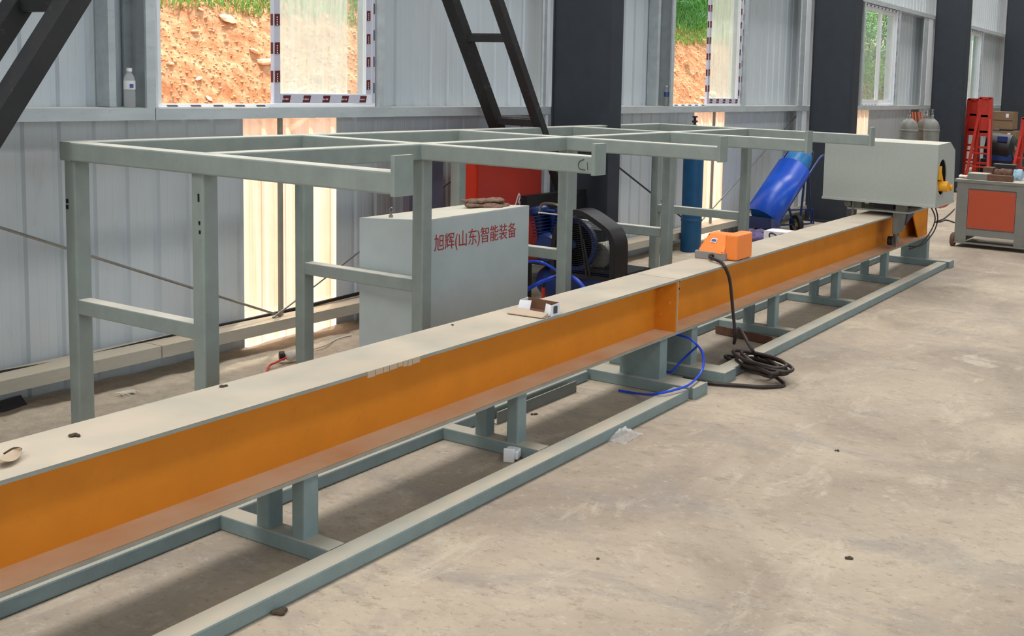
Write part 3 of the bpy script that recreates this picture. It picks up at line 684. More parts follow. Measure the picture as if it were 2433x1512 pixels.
# undercarriage
B(10.0, 10.72, 2.93, 3.56, .708, .724).build('slide_plate', 'housing_paint', parent=cg)
for x_, y_ in ((10.05, 3.02), (10.05, 3.46), (10.55, 3.02), (10.55, 3.46)): B(x_-.04, x_+.06, y_-.04, y_+.05, .724, .80).build('spacer_block', 'machine_grey', parent=cg)
B(10.15, 10.4, 3.14, 3.34, .724, .80).build('drive_motor', 'film_dark', parent=cg)
MB().lathe([(.035, 0), (.035, .035), (.025, .04)], (10.04, 3.56, .76), 20, (-1, 0, 0)).build('pulley', 'machine_grey', parent=cg, smooth=True)
MB().bar((10.04, 3.5, .56), (10.04, 3.5, .81), .10, .02, .004).build('side_plate', 'machine_grey', parent=cg)
MB().prism([(10.02, .50), (10.02, .80), (10.55, .80), (10.50, .70), (10.28, .50)], (0, 3.062, 0), (0, .014, 0), (1, 0, 0), (0, 0, 1)).build('side_plate', 'machine_grey', parent=cg)
MB().prism([(10.30, .56), (10.42, .80), (10.72, .80), (10.60, .66)], (0, 3.05, 0), (0, .01, 0), (1, 0, 0), (0, 0, 1)).build('side_plate', 'purple_panel', parent=cg)
mb = MB(); mb.bar((10.05, 3.085, .50), (10.05, 3.085, .72), .05, .035, .004); mb.build('bracket', 'machine_grey', parent=cg)
for x_ in (10.06, 10.24): MB().lathe([(.02, -.005), (.045, 0), (.045, .05), (.02, .055)], (x_, 3.145, .425+ (0 if x_ < 10.1 else .01)), 16, (0, -1, 0)).build('roller', 'black_metal' if x_ < 10.1 else 'steel', parent=cg, smooth=True)
MB().bar((10.12, 3.09, .36), (10.12, 3.09, .50), .02, .03, .003).build('guide_pin', 'steel', parent=cg)
for k in range(2):
    MB().tube(smoothpath([at(2212+10*k, 492, Y=3.0), at(2222+6*k, 520, Y=3.0), at(2210+8*k, 552, Y=3.03), at(2185+6*k, 582, Y=3.06), at(2160, 592-6*k, Y=3.1)]), .007, 6).build('hanging_cable', 'rubber', parent=cg, smooth=True)
# cable lying on the floor behind, and a bundle hanging behind
fc = MB(); fc.tube(smoothpath([at(2225, 526, Z=.01), at(2240, 521, Z=.01), at(2255, 510, Z=.01), at(2268, 497, Z=.01)]), .009, 6); fc.tube(smoothpath([at(2220, 528, Z=.01), at(2235, 527, Z=.01), at(2248, 523, Z=.01), at(2268, 529, Z=.01)]), .009, 6)
tag(fc.build('floor_cable', 'rubber', smooth=True), 'thin dark cables on the floor between the machine head and the orange-fronted cart', 'cable')
pb = MB()
for k in range(7): pb.tube(smoothpath([at(2232+random.uniform(-6, 3), 490+random.uniform(-3, 5), Y=2.9), at(2246+random.uniform(-4, 4), 484+random.uniform(-4, 8), Y=2.92), at(2262+random.uniform(-4, 4), 476+random.uniform(-8, 10), Y=2.95)]), .007, 5)
pb.build('wire_bundle', 'copper', parent=cg, smooth=True)

# ------------------------------------------------------------------ control cabinet with lettering
cb = thing('control_cabinet', 'tall grey control cabinet with red Chinese lettering under the rack', 'cabinet', (5.24, 4.5, 0))
x0, x1, y0, y1 = 4.728, 5.752, 4.262, 4.745
MB().hexa([(x0, y0, 0), (x1, y0+.015, 0), (x1-.03, y1, 0), (x0-.04, y1, 0), (x0, y0, 1.034), (x1, y0+.015, 1.034), (x1-.03, y1, 1.008), (x0-.04, y1, 1.008)]).build('body', 'cabinet_paint', parent=cb)
MB().hexa([(x0+.006, y0-.004, .03), (x1-.006, y0+.011, .03), (x1-.006, y0+.014, .03), (x0+.006, y0-.001, .03), (x0+.006, y0-.004, 1.029), (x1-.006, y0+.011, 1.029), (x1-.006, y0+.014, 1.029), (x0+.006, y0-.001, 1.029)]).build('door', 'cabinet_paint', parent=cb)
ey = at(933, 520, X=4.79)
mb = MB(); mb.lathe([(.013, 0), (.013, .012), (.006, .014), (.006, .035)], (4.775, ey.y, 1.02), 10)
mb.tube([(4.775, ey.y+.014*math.cos(a), 1.062+.016*math.sin(a)) for a in [2*PI*k/14 for k in range(14)]], .004, 6, closed=True)
mb.build('eye_bolt', 'steel', parent=cb, smooth=True)
def lettering(txt, size, name, mt, parent, xyz, w_, h_, rot, ext_=.0008):
    cu = bpy.data.curves.new('txt', 'FONT'); cu.body = txt; cu.size = size; cu.extrude = ext_; cu.offset = -.0003
    o = bpy.data.objects.new('txt', cu); C.objects.link(o); dg = bpy.context.evaluated_depsgraph_get(); dg.update()
    me = bpy.data.meshes.new_from_object(o.evaluated_get(dg)); bpy.data.objects.remove(o)
    xs = [v.co.x for v in me.vertices]; ys = [v.co.y for v in me.vertices]
    if not xs: return None
    sx_ = w_/(max(xs)-min(xs)); sy_ = h_/(max(ys)-min(ys)); mx, my = min(xs), min(ys); M3 = Matrix.Rotation(rot, 3, 'Z') @ Matrix.Rotation(PI/2, 3, 'X')
    wlx = Vector((0, 0, 0)); p = parent
    while p is not None: wlx += p.location; p = p.parent
    for v in me.vertices: v.co = M3 @ Vector(((v.co.x-mx)*sx_, (v.co.y-my)*sy_, v.co.z))+Vector(xyz)-wlx
    me.materials.clear(); me.materials.append(M_[mt]); me.name = name
    q = bpy.data.objects.new(name, me); C.objects.link(q); q.parent = parent; return q
lettering('旭辉(山东)智能装备', .1, 'lettering', 'red_ink', cb, (4.803, 4.2575, .822), .80, .118, math.atan2(.015, 1.024))

# ------------------------------------------------------------------ work gloves on the cabinet
def blob(mb, name, mt, parent=None, voxel=.006, nz=.006, freq=22):
    o = mb.build('tmp', mt); md = o.modifiers.new('r', 'REMESH'); md.mode = 'VOXEL'; md.voxel_size = voxel; md.use_smooth_shade = True
    sm = o.modifiers.new('s', 'SMOOTH'); sm.iterations = 4
    dg = bpy.context.evaluated_depsgraph_get(); dg.update(); me = bpy.data.meshes.new_from_object(o.evaluated_get(dg)); loc = o.location.copy(); bpy.data.objects.remove(o)
    for v in me.vertices:
        c = v.co+loc; k = 1 if v.co.z > .012 else .15
        v.co += Vector(v.normal)*(nz*noise.noise(c*freq)+nz*.6*noise.noise(c*freq*2.3))*k
    me.polygons.foreach_set('use_smooth', [True]*len(me.polygons)); me.materials.clear(); me.materials.append(M_[mt]); me.name = name
    q = bpy.data.objects.new(name, me); C.objects.link(q); q.location = loc
    if parent: q.parent = parent; q.location = loc-parent.location
    return q
def glove(zb, flip, label):
    L0 = at(1107, 491, Z=1.03); L1 = at(1203, 489, Z=1.03); L0.y -= .0; d = (L1-L0)
    if flip: L0, d = L0+d*.98+Vector((0, .02, 0)), d*-.95
    mb = MB(); sdv = Vector((-d.y, d.x, 0)).normalized(); R_ = math.atan2(d.y, d.x)
    for t_, r_ in ((.1, (.035, .055, .017)), (.22, (.045, .050, .017)), (.38, (.05, .045, .015)), (.5, (.05, .05, .016)), (.62, (.04, .05, .015))):
        mb.ellip(L0+d*t_+Vector((0, 0, zb+r_[2])), r_, R_)
    for k, (o_, l_) in enumerate(((-.036, .90), (-.013, 1.0), (.012, .98), (.036, .86))):
        for j in range(6):
            t_ = .62+(l_-.62)*j/5; mb.ellip(L0+d*t_+sdv*(o_+.006*math.sin(j+k))+Vector((0, 0, zb+.013+.004*math.sin(k*2+j))), (.026, .0115, .012), R_)
    for j in range(5): mb.ellip(L0+d*(.42+.08*j)+sdv*(-.055-.010*j)+Vector((0, 0, zb+.013)), (.022, .013, .012), R_)
    return tag(blob(mb, 'work_glove', 'leather', voxel=.005, nz=.007), label, 'glove')
glove(-.008, False, 'brown leather work glove lying flat on the grey cabinet, lower of the pair')
glove(.019, True, 'brown leather work glove folded on top of the other one on the cabinet')

# ------------------------------------------------------------------ red electric cabinet behind
rx0, ry, rw = 6.50, 5.36, .86
rc = thing('electric_cabinet', 'bright red electric cabinet with a lightning warning triangle, behind the grey cabinet', 'cabinet', (6.9, 5.45, .35))
B(rx0, rx0+rw, ry, ry+.16, .34, 1.36).build('body', 'cabinet_red', parent=rc)
B(rx0+.025, rx0+rw-.01, ry-.018, ry-.002, .36, 1.345).build('door', 'door_red', parent=rc)
for x_ in (rx0+.03, rx0+rw-.03): MB().bar((x_, ry+.08, 0), (x_, ry+.08, .34), .04, .04).build('leg', 'black_metal', parent=rc)
for zz in (.5, 1.30): MB().tube([(rx0+.012, ry-.012, zz-.035), (rx0+.012, ry-.012, zz+.035)], .007, 8).build('hinge', 'cabinet_red', parent=rc)
s1, s2, s3 = at(1233, 460, Y=ry-.02), at(1223, 492, Y=ry-.02), at(1247, 492, Y=ry-.02)
mb = MB()
def tri(a, b, c, w_):
    mb.bar(a, b, w_, .003, .001, up=(0, 1, 0)); mb.bar(b, c, w_, .003, .001, up=(0, 1, 0)); mb.bar(c, a, w_, .003, .001, up=(0, 1, 0))
tri(s1, s2, s3, .011)
cc = (s1+s2+s3)/3
bolt = [cc+Vector((.012, 0, .05)), cc+Vector((-.02, 0, -.002)), cc+Vector((.012, 0, .004)), cc+Vector((-.004, 0, -.05))]
for a, b in zip(bolt[:-1], bolt[1:]): mb.bar(a, b, .013, .003, .001, up=(0, 1, 0))
mb.build('warning_triangle', 'white_ink', parent=rc)
# dark violet panel leaning behind the rack leg
pt = at(1000, 395, Y=5.5); p2 = at(1053, 395, Y=5.5)
tag(MB().box(pt.x-.12, p2.x, 5.50, 5.56, 0, 1.30).build('board', 'purple_panel'), 'dark violet board standing against the wall left of the red cabinet', 'board')

# ------------------------------------------------------------------ air compressor
ac = thing('air_compressor', 'blue air compressor with a black mesh belt guard, behind the rack', 'compressor', (6.9, 4.5, 0))
MB().lathe([(0, -.42), (.09, -.40), (.15, -.34), (.17, -.28), (.17, .38), (.15, .44), (.09, .52), (0, .54)], (6.95, 4.50, .27), 28, (0, 1, 0)).build('air_tank', 'blue_motor', parent=ac, smooth=True)
for y_ in (4.24, 4.80):
    for x_ in (6.83, 7.07): MB().bar((x_, y_, 0), (x_, y_, .16), .04, .04, .004).build('foot', 'blue_motor', parent=ac)
B(6.78, 7.12, 4.12, 5.04, .42, .445).build('deck_plate', 'black_metal', parent=ac)
# pump: crankcase, finned cylinders, head
mb = MB(); mb.lathe([(.10, -.09), (.125, -.06), (.125, .06), (.10, .09)], (6.85, 4.86, .56), 20, (1, 0, 0)); mb.build('crankcase', 'blue_motor', parent=ac, smooth=True)
for yy, tl in ((4.80, -.22), (4.95, .22)):
    mb = MB(); ax = Vector((0, tl, 1)).normalized(); c = Vector((6.85, yy, .63))
    prf = [(.04, 0)]
    for k in range(7): prf += [(.045, .012+k*.026), (.078, .014+k*.026), (.078, .022+k*.026), (.045, .024+k*.026)]
    prf += [(.07, .19), (.075, .20), (.075, .235), (.06, .25), (0, .25)]
    mb.lathe(prf, c, 20, ax); mb.build('finned_cylinder', 'blue_motor', parent=ac)
MB().tube(smoothpath([(6.80, 4.70, .86), (6.78, 4.78, .91), (6.80, 4.93, .90), (6.80, 4.96, .82)]), .012, 8).build('air_pipe', 'steel', parent=ac, smooth=True)
MB().tube([(6.78, 4.95, .835), (6.78, 4.62, .835)], .006, 6).build('head_rim', 'cloth_white', parent=ac, smooth=True)
B(6.90, 7.0, 4.74, 5.04, .58, .84).build('cylinder_block', 'blue_motor', parent=ac)
# flywheel with spokes
fwc = Vector((6.72, 4.56, .63)); Rf = .20
mb = MB(); mb.lathe([(Rf-.03, -.02), (Rf, -.02), (Rf, .02), (Rf-.03, .02), (Rf-.03, -.02)], fwc, 36, (1, 0, 0)); mb.lathe([(.03, -.025), (.03, .025)], fwc, 16, (1, 0, 0))
for k in range(6):
    a = k*PI/3+.3; mb.bar(fwc+Vector((0, .03*math.cos(a), .03*math.sin(a))), fwc+Vector((0, (Rf-.02)*math.cos(a), (Rf-.02)*math.sin(a))), .025, .02, .004, up=(1, 0, 0))
mb.build('flywheel', 'blue_motor', parent=ac, smooth=True)
MB().lathe([(0, -.09), (.08, -.085), (.10, -.07), (.10, .10), (.07, .12), (0, .12)], (6.88, 4.40, .545), 20, (1, 0, 0)).build('electric_motor', 'machine_grey', parent=ac, smooth=True)
B(6.80, 6.98, 4.36, 4.44, .445, .48).build('motor_foot', 'black_metal', parent=ac)
# guard: side profile in Y,Z
gp_ = [(4.70, .40), (4.70, .66), (4.66, .80), (4.58, .895), (4.48, .915), (4.40, .905), (4.22, .815), (4.165, .775), (4.13, .70), (4.125, .62), (4.125, .40)]
for _ in range(2):
    q = [gp_[0]]
    for a, b in zip(gp_[:-1], gp_[1:]): q += [(a[0]*.75+b[0]*.25, a[1]*.75+b[1]*.25), (a[0]*.25+b[0]*.75, a[1]*.25+b[1]*.75)]
    gp_ = q+[gp_[-1]]
def gr(offx, w_, name):
    mb = MB(); inner = [(4.43+(a-4.43)*.86, .63+(b-.63)*.86) for a, b in gp_]; N = len(gp_)
    for k in range(N):
        j = (k+1) % N; A, Bq, Cq, D = gp_[k], gp_[j], inner[j], inner[k]
        mb.add([(offx+e, y, z) for e in (0, .004) for y, z in (A, Bq, Cq, D)], [(0, 1, 2, 3), (7, 6, 5, 4), (0, 4, 5, 1), (2, 6, 7, 3)])
    mb.build(name, 'black_metal', parent=ac)
    # mesh wires
    ms = MB(); k = 0
    z = .43
    while z < .89:
        ys = []
        for q in range(N):
            a, b = inner[q], inner[(q+1) % N]
            if (a[1]-z)*(b[1]-z) < 0: ys.append(a[0]+(b[0]-a[0])*(z-a[1])/(b[1]-a[1]))
        if len(ys) == 2: ms.tube([(offx+.002, ys[0], z), (offx+.002, ys[1], z)], .0013, 3, caps=False)
        z += .014
    y = 4.15
    while y < 4.68:
        zs = []
        for q in range(N):
            a, b = inner[q], inner[(q+1) % N]
            if (a[0]-y)*(b[0]-y) < 0: zs.append(a[1]+(b[1]-a[1])*(y-a[0])/(b[0]-a[0]))
        if len(zs) == 2: ms.tube([(offx+.002, y, zs[0]), (offx+.002, y, zs[1])], .0011, 3, caps=False)
        y += .014
    ms.build('guard_mesh', 'black_metal', parent=ac, kind='stuff')
gr(6.60, .02, 'guard_rim')
mb = MB(); N = len(gp_)
for k in range(N-1):
    A, Bq = gp_[k], gp_[k+1]; mb.add([(6.60, *A), (6.60, *Bq), (6.79, *Bq), (6.79, *A)], [(0, 1, 2, 3)]); mb.add([(6.60, A[0]+(4.43-A[0])*.01, A[1]+(.63-A[1])*.01), (6.60, Bq[0]+(4.43-Bq[0])*.01, Bq[1]+(.63-Bq[1])*.01), (6.79, Bq[0]+(4.43-Bq[0])*.01, Bq[1]+(.63-Bq[1])*.01), (6.79, A[0]+(4.43-A[0])*.01, A[1]+(.63-A[1])*.01)], [(3, 2, 1, 0)])
mb.build('guard_hood', 'black_metal', parent=ac)
MB().bar((6.595, 4.36, .42), (6.595, 4.44, .83), .012, .018, .002, up=(1, 0, 0)).build('guard_strut', 'black_metal', parent=ac)
MB().bar((6.595, 4.33, .42), (6.595, 4.40, .70), .010, .014, .002, up=(1, 0, 0)).build('guard_strut', 'black_metal', parent=ac)
# blue hose and clear bag on the floor near it
mb = MB(); mb.tube(smoothpath([at(1250, 690, X=5.85), at(1290, 668, X=5.9), at(1330, 656, X=5.95+.15), at(1365, 662, X=6.1), at(1398, 700, X=6.1), at(1410, 745, X=6.1)]), .014, 8)
tag(mb.build('air_hose', 'hose_blue', smooth=True), 'thick blue air hose looping below the compressor', 'hose')
mb = MB(); mb.tube(smoothpath([at(1253, 622, X=6.3), at(1280, 622, X=6.3), at(1308, 634, X=6.35), at(1330, 650, X=6.4)]), .010, 8)
mb.build('outlet_hose', 'hose_blue', parent=ac, smooth=True)
mb = MB(); c = at(1272, 712, X=5.95); c.z = max(c.z, .08)
for k in range(5): mb.ellip(c+Vector((random.uniform(-.04, .04), random.uniform(-.07, .07), random.uniform(-.05, .05))), (.08, .09, .06), random.random()*3)
mb2 = blob(mb, 'plastic_bag', 'clear_plastic', voxel=.012, nz=.02, freq=14); tag(mb2, 'crumpled clear plastic bag between the grey cabinet and the rack leg', 'bag')
mb2.location.z = .0
c = at(1291, 690, X=6.02)
hh = thing('pliers', 'small red-handled tool standing beside the rack leg', 'tool', (c.x, c.y, 0))
MB().tube([(c.x, c.y, .02), (c.x, c.y, c.z+.02)], .012, 8).build('handle', 'cabinet_red', parent=hh, smooth=True)
MB().tube([(c.x, c.y, c.z+.02), (c.x, c.y-.01, c.z+.10)], .010, 8).build('jaw', 'black_metal', parent=hh, smooth=True)

# ------------------------------------------------------------------ tall blue gas cylinder
def gascyl(x, y, r, h, z0, mt, label, group=None, ring=False):
    t = thing('gas_cylinder', label, 'gas cylinder', (x, y, z0), group=group); c = (x, y, z0)
    MB().lathe([(r*.86, 0), (r, .02), (r, h*.835), (r*.96, h*.865), (r*.84, h*.895), (r*.64, h*.918), (r*.42, h*.932), (r*.30, h*.94), (r*.28, h*.95), (0, h*.95)], c, 28).build('body', mt, parent=t, smooth=True)
    if ring: MB().lathe([(r, .02), (r*1.06, .03), (r*1.06, .05), (r, .06)], (x, y, z0+h*.79), 28).build('band', mt, parent=t, smooth=True)
    else: MB().lathe([(r, -.01), (r*1.05, 0), (r*1.05, .02), (r, .03)], (x, y, z0+.36), 28).build('band', mt, parent=t, smooth=True)
    mb = MB(); mb.lathe([(r*.22, h*.945), (r*.22, h*.975), (r*.13, h*.98), (r*.13, h*1.03), (0, h*1.03)], c, 12); mb.lathe([(.012, -.05), (.012, .05)], (x, y, z0+h*1.0), 8, (1, 0, 0)); mb.lathe([(.03, 0), (.03, .015)], (x, y, z0+h*1.03), 10)
    mb.build('valve', 'black_metal' if not ring else 'steel', parent=t, smooth=True)
    return t
gascyl(10.48, 5.55, .115, 1.47, 0, 'blue_cylinder', 'tall dark blue gas cylinder standing by the bright wall panel')

# ------------------------------------------------------------------ blue hand cart leaning on the second column
hc = thing('hand_cart', 'bright blue two-wheeled cylinder cart tilted towards the black column', 'hand cart', (12.6, 5.4, 0))
# axis of the trough
A0 = at(1806, 522, Y=5.42); A1 = at(1900, 378, Y=5.30); ax = (A1-A0).normalized()
sdv = Vector((-.35, .94, 0)); sdv = (sdv-ax*sdv.dot(ax)).normalized(); nrm = sdv.cross(ax).normalized()
if nrm.z < 0: nrm = -nrm
r_ = .215; L = (A1-A0).length
mb = MB(); nseg = 18; pts = []
for e in (0, 1):
    for k in range(nseg+1):
        a = math.radians(-20+220*k/nseg); pts.append(A0+ax*(L*e*.84)+sdv*(r_*math.cos(a))+nrm*(r_*.75*math.sin(a)))
mb.v = pts; mb.f = [(k, k+1, nseg+1+k+1, nseg+1+k) for k in range(nseg)]
o = mb.build('trough', 'blue_gloss', parent=hc, smooth=True); md = o.modifiers.new('t', 'SOLIDIFY'); md.thickness = .012; md.offset = 1
# box-like foot of the trough
MB().hexa([(A0.x-.10, A0.y-.20, .14), (A0.x+.14, A0.y-.22, .14), (A0.x+.14, A0.y+.20, .14), (A0.x-.10, A0.y+.22, .14), (A0.x-.17, A0.y-.22, A0.z+.05), (A0.x+.10, A0.y-.23, A0.z+.0), (A0.x+.10, A0.y+.20, A0.z+.0), (A0.x-.17, A0.y+.22, A0.z+.06)]).build('foot_box', 'blue_motor', parent=hc)
B1 = A0+ax*.02; top = A0+ax*(L*1.02)
# cylinder carried inside
MB().lathe([(r_*.70, 0), (r_*.78, .03), (r_*.80, L*.94), (r_*.72, L*1.02), (r_*.5, L*1.08), (r_*.25, L*1.11), (0, L*1.11)], A0-nrm*.0+ax*.05, 24, ax).build('shell', 'blue_pale', parent=hc, smooth=True)
for s_ in (1, -1):
    q0 = A0+sdv*(s_*r_)-nrm*.03; q1 = A0+ax*(L*1.12)+sdv*(s_*r_)-nrm*.03
    MB().tube(smoothpath([q0, q0.lerp(q1, .5), q1, q1+ax*.14-nrm*.05+Vector((.05, 0, -.02))], 4), .016, 8).build('handle', 'blue_motor', parent=hc, smooth=True)
MB().tube(smoothpath([top+sdv*.17, top+sdv*.12+ax*.12+nrm*.05, top+ax*.16+nrm*.06, top-sdv*.12+ax*.12+nrm*.05, top-sdv*.17], 5), .012, 8).build('hoop', 'black_metal', parent=hc, smooth=True)
wR = Vector((12.76, 5.22, .125)); wL = Vector((12.30, 5.50, .125))
for wpt in (wR, wL):
    axd = (wL-wR).normalized()
    wh = MB().lathe([(.075, -.03), (.115, -.034), (.125, -.02), (.125, .02), (.115, .034), (.075, .03), (.075, -.03)], wpt, 28, axd).build('wheel', 'rubber', parent=hc, smooth=True)
    mb = MB(); mb.lathe([(.02, -.03), (.02, .03)], wpt, 10, axd); mb.lathe([(.068, -.02), (.078, -.02), (.078, .02), (.068, .02), (.068, -.02)], wpt, 24, axd); px_ = axd.cross(Vector((0, 0, 1)))
    for k in range(5): a = k*2*PI/5; mb.bar(wpt, wpt+px_*(.07*math.cos(a))+Vector((0, 0, .07*math.sin(a))), .015, .02, .003, up=axd)
    mb.build('hub', 'card_out', parent=wh, smooth=True)
MB().tube([wL, wR], .014, 8).build('axle', 'blue_motor', parent=hc)
MB().tube([wR+Vector((0, .05, .0)), A0+ax*.45-sdv*r_*.8-nrm*.05], .016, 8).build('brace', 'blue_motor', parent=hc)
# blue A-frame stand right of the cart
s0 = at(1918, 532, Z=0.0); s1 = at(1948, 527, Z=0.0); s0.x = min(s0.x, 13.55); s1.x = min(s1.x, 13.85)
bs = thing('tube_stand', 'dark blue tubular prop stand behind the cart, in front of the black column', 'stand', (s0.x, s0.y, 0))
tp = A1+Vector((.08, 0, -.10)); mb = MB(); mb.tube([(s0.x, s0.y, .012), tp+Vector((.1, -.02, 0))], .016, 8); mb.build('leg', 'blue_motor', parent=bs, smooth=True)
MB().tube([(s1.x, s1.y, .012), tp+Vector((.14, -.04, 0))], .016, 8).build('leg', 'blue_motor', parent=bs, smooth=True)
MB().tube(smoothpath([(s0.x-.35, s0.y+.2, .012), (s0.x+.05, s0.y+.02, .012), (s0.x+.25, s0.y-.1, .012)]), .014, 8).build('foot_bar', 'blue_motor', parent=bs, smooth=True)
MB().tube([(s0.x-.28, s0.y+.18, .015), (s0.x-.22, s0.y+.14, .22), (s0.x+.2, s0.y-.1, .22), (s0.x+.26, s0.y-.1, .015)], .012, 8).build('hoop', 'blue_motor', parent=bs, smooth=True)
# printed plastic sack on the floor by the cart
mb = MB()
c0 = at(1822, 560, X=11.6)
for k in range(7): mb.ellip(Vector((c0.x+random.uniform(-.15, .15), c0.y+(k-3)*.06, .07)), (.14, .08, .07+.02*random.random()), 0)
sk = blob(mb, 'printed_sack', 'print_purple', voxel=.014, nz=.03, freq=9); tag(sk, 'crumpled purple and yellow printed sack in front of the blue cart wheels', 'sack'); sk.location.z = 0
c1 = at(1852, 560, X=11.4)
bb = thing('carton', 'white printed box with a black swirl emblem beside the crumpled sack', 'box', (c1.x, c1.y, 0))
a = at(1815, 552, X=11.3); b = at(1868, 552, X=11.3)
B(11.3, 11.55, b.y, a.y, 0, a.z+.02).build('body', 'card_white', parent=bb)
mb = MB(); cy = (a.y+b.y)/2-.03; cz = a.z-.03
mb.tube([(11.298, cy+.10*math.sin(t_), cz+.03*math.sin(2*t_)) for t_ in [2*PI*k/30 for k in range(30)]], .009, 5, closed=True)
mb.build('emblem', 'black_metal', parent=bb)

# ------------------------------------------------------------------ grey gas cylinders by the third column
for px, py, r_, mt, lb in ((2158, 5.02, .145, 'grey_cylinder', 'silver grey gas cylinder, left one by the third black column'), (2196, 4.95, .14, 'brown_cylinder', 'brownish grey gas cylinder, middle one by the third black column'), (2212, 4.80, .13, 'grey_cylinder', 'dull grey gas cylinder, right one half behind the brownish cylinder')):
    q = at(px, 330, Y=py); gascyl(q.x, py, r_, 1.545, 0, mt, lb, ring=True)
# copper-coloured rods leaning on the wall behind them
for k in range(5):
    q = at(2168+k*7, 264, Y=5.6); tag(MB().tube([(q.x-.2+random.uniform(-.2, .2), 5.35, 0), (q.x, 5.66, q.z-.02)], .02, 8).build('steel_rod', 'copper', smooth=True), 'reddish rod leaning on the wall behind the grey gas cylinders', 'rod', 'rods behind the gas cylinders')

# ------------------------------------------------------------------ red trestles, cartons, dark machine at far right
def trestle(px, Y, label, hgt, lean=.12):
    q = at(px, 420, Y=Y); x = q.x; zt = at(px, hgt, Y=Y).z
    t = thing('trestle', label, 'trestle', (x, Y, 0)); w_ = .15
    for s_ in (-1, 1):
        MB().bar((x, Y+s_*w_*1.0, 0), (x, Y+s_*w_*.62, zt), .10, .075, .004).build('stile', 'red_trestle', parent=t)
        MB().bar((x-.45, Y+s_*w_*1.5, 0), (x-.06, Y+s_*w_*.75, zt*.78), .05, .035, .004).build('rear_leg', 'red_trestle', parent=t)
    B(x-.05, x+.05, Y-w_*.75, Y+w_*.75, zt-.02, zt+.02).build('top_plate', 'red_trestle', parent=t)
    for k in range(5): B(x-.03, x+.03, Y-w_*.85, Y+w_*.85, .25+k*.30, .29+k*.30).build('rung', 'red_trestle', parent=t)
    for k in range(3): B(x-.36+.08*k, x-.33+.08*k, Y-w_*1.2, Y+w_*1.2, .25+k*.25, .28+k*.25).build('rung', 'red_trestle', parent=t)
    B(x-.03, x+.0, Y-.085, Y+.085, zt*.60, zt*.99).build('face_plate', 'red_trestle', parent=t)
trestle(2304, 5.1, 'red steel trestle, left one of the pair beside the third black column', 236)
trestle(2331, 4.70, 'red steel trestle, right one of the pair, next to the cartons', 233)
trestle(2436, 3.75, 'red steel trestle cut off by the right edge of the picture', 282)
def carton(pa, pb, Y, dx, label, group=None):
    a = at(pa[0], pa[1], Y=Y)
    x = a.x; q0 = at(pa[0], pa[1], X=x); q1 = at(pb[0], pb[1], X=x)
    t = thing('carton', label, 'box', (x+dx/2, (q0.y+q1.y)/2, q1.z))
    B(x, x+dx, q1.y, q0.y, q1.z, q0.z).build('body', 'carton', parent=t)
    ym = q1.y+(q0.y-q1.y)*.3; B(x-.003, x, ym-.07, ym-.01, q0.z-.12, q0.z-.04).build('shipping_label', 'card_white', parent=t)
    B(x-.003, x+.002, q1.y, q0.y, (q0.z+q1.z)/2-.008, (q0.z+q1.z)/2+.008).build('flap_line', 'rust', parent=t)
    return x, q0, q1
carton((2347, 264), (2405, 308), 5.15, .5, 'brown carton, upper one of the stack by the red trestles')
x_, q0, q1 = carton((2343, 309), (2412, 352), 5.15, .5, 'brown carton, lower one of the stack by the red trestles')
pl = thing('shelf_stand', 'dark steel bench carrying the brown cartons', 'bench', (x_+.25, (q0.y+q1.y)/2, 0))
B(x_-.03, x_+.55, q1.y-.03, q0.y+.03, q1.z-.04, q1.z).build('top', 'black_metal', parent=pl)
for a in (x_, x_+.5):
    for b in (q1.y, q0.y): MB().bar((a, b, 0), (a, b, q1.z-.04), .05, .05).build('leg', 'black_metal', parent=pl)
# dark machine
c = at(2378, 352, Y=4.55); mz = c.z
dm = thing('dark_machine', 'black and blue electric machine in front of the cartons', 'machine', (c.x, c.y, 0))
mb = MB(); mb.lathe([(0, -.3), (.2, -.28), (.27, -.2), (.27, .2), (.2, .28), (0, .3)], (c.x, c.y, mz+.02), 20, (0, 1, .1)); mb.build('motor_body', 'black_metal', parent=dm, smooth=True)
B(c.x-.2, c.x+.3, c.y-.38, c.y+.34, .02, mz-.22).build('base_cabinet', 'black_metal', parent=dm)
B(c.x-.22, c.x+.2, c.y-.25, c.y+.25, mz-.24, mz-.1).build('blue_tray', 'blue_motor', parent=dm)
B(c.x-.28, c.x-.2, c.y-.16, c.y+.02, mz+.14, mz+.24).build('control_box', 'blue_motor', parent=dm)
MB().bar((c.x-.1, c.y-.2, mz+.1), (c.x-.1, c.y-.42, mz-.1), .06, .06).build('arm', 'steel', parent=dm)

# ------------------------------------------------------------------ orange-fronted machine cart
mc = thing('machine_cart', 'grey wheeled machine cart with a square orange front panel', 'machine cart', (13.4, 2.88, 0))
fx, yl, yr = 13.1, 3.262, 2.40; zt = .835
mb = MB(); 
mb.box(fx, fx+.9, yr, yl, .16, .80); mb.box(fx, fx+.9, yl-.10, yl, .06, .16); mb.box(fx, fx+.9, yr, yr+.10, .06, .16)
mb.build('body', 'machine_grey', parent=mc)
B(fx-.02, fx+.95, yr-.03, yl+.03, .80, .835).build('top_plate', 'machine_grey', parent=mc)
for y_ in (yl-.075, yr+.075): B(fx-.014, fx, y_-.07, y_+.07, .07, .80).build('corner_post', 'machine_grey', parent=mc)
B(fx-.012, fx, yr+.145, yl-.145, .73, .80).build('front_rail', 'machine_grey', parent=mc)
B(fx-.012, fx, yr+.145, yl-.145, .15, .225).build('front_rail', 'machine_grey', parent=mc)
B(fx-.03, fx+.1, yr, yl, .05, .07).build('lower_bar', 'steel', parent=mc)
pn = B(fx-.016, fx-.012, yr+.15, yl-.15, .245, .715).build('front_panel', 'machine_orange', parent=mc)
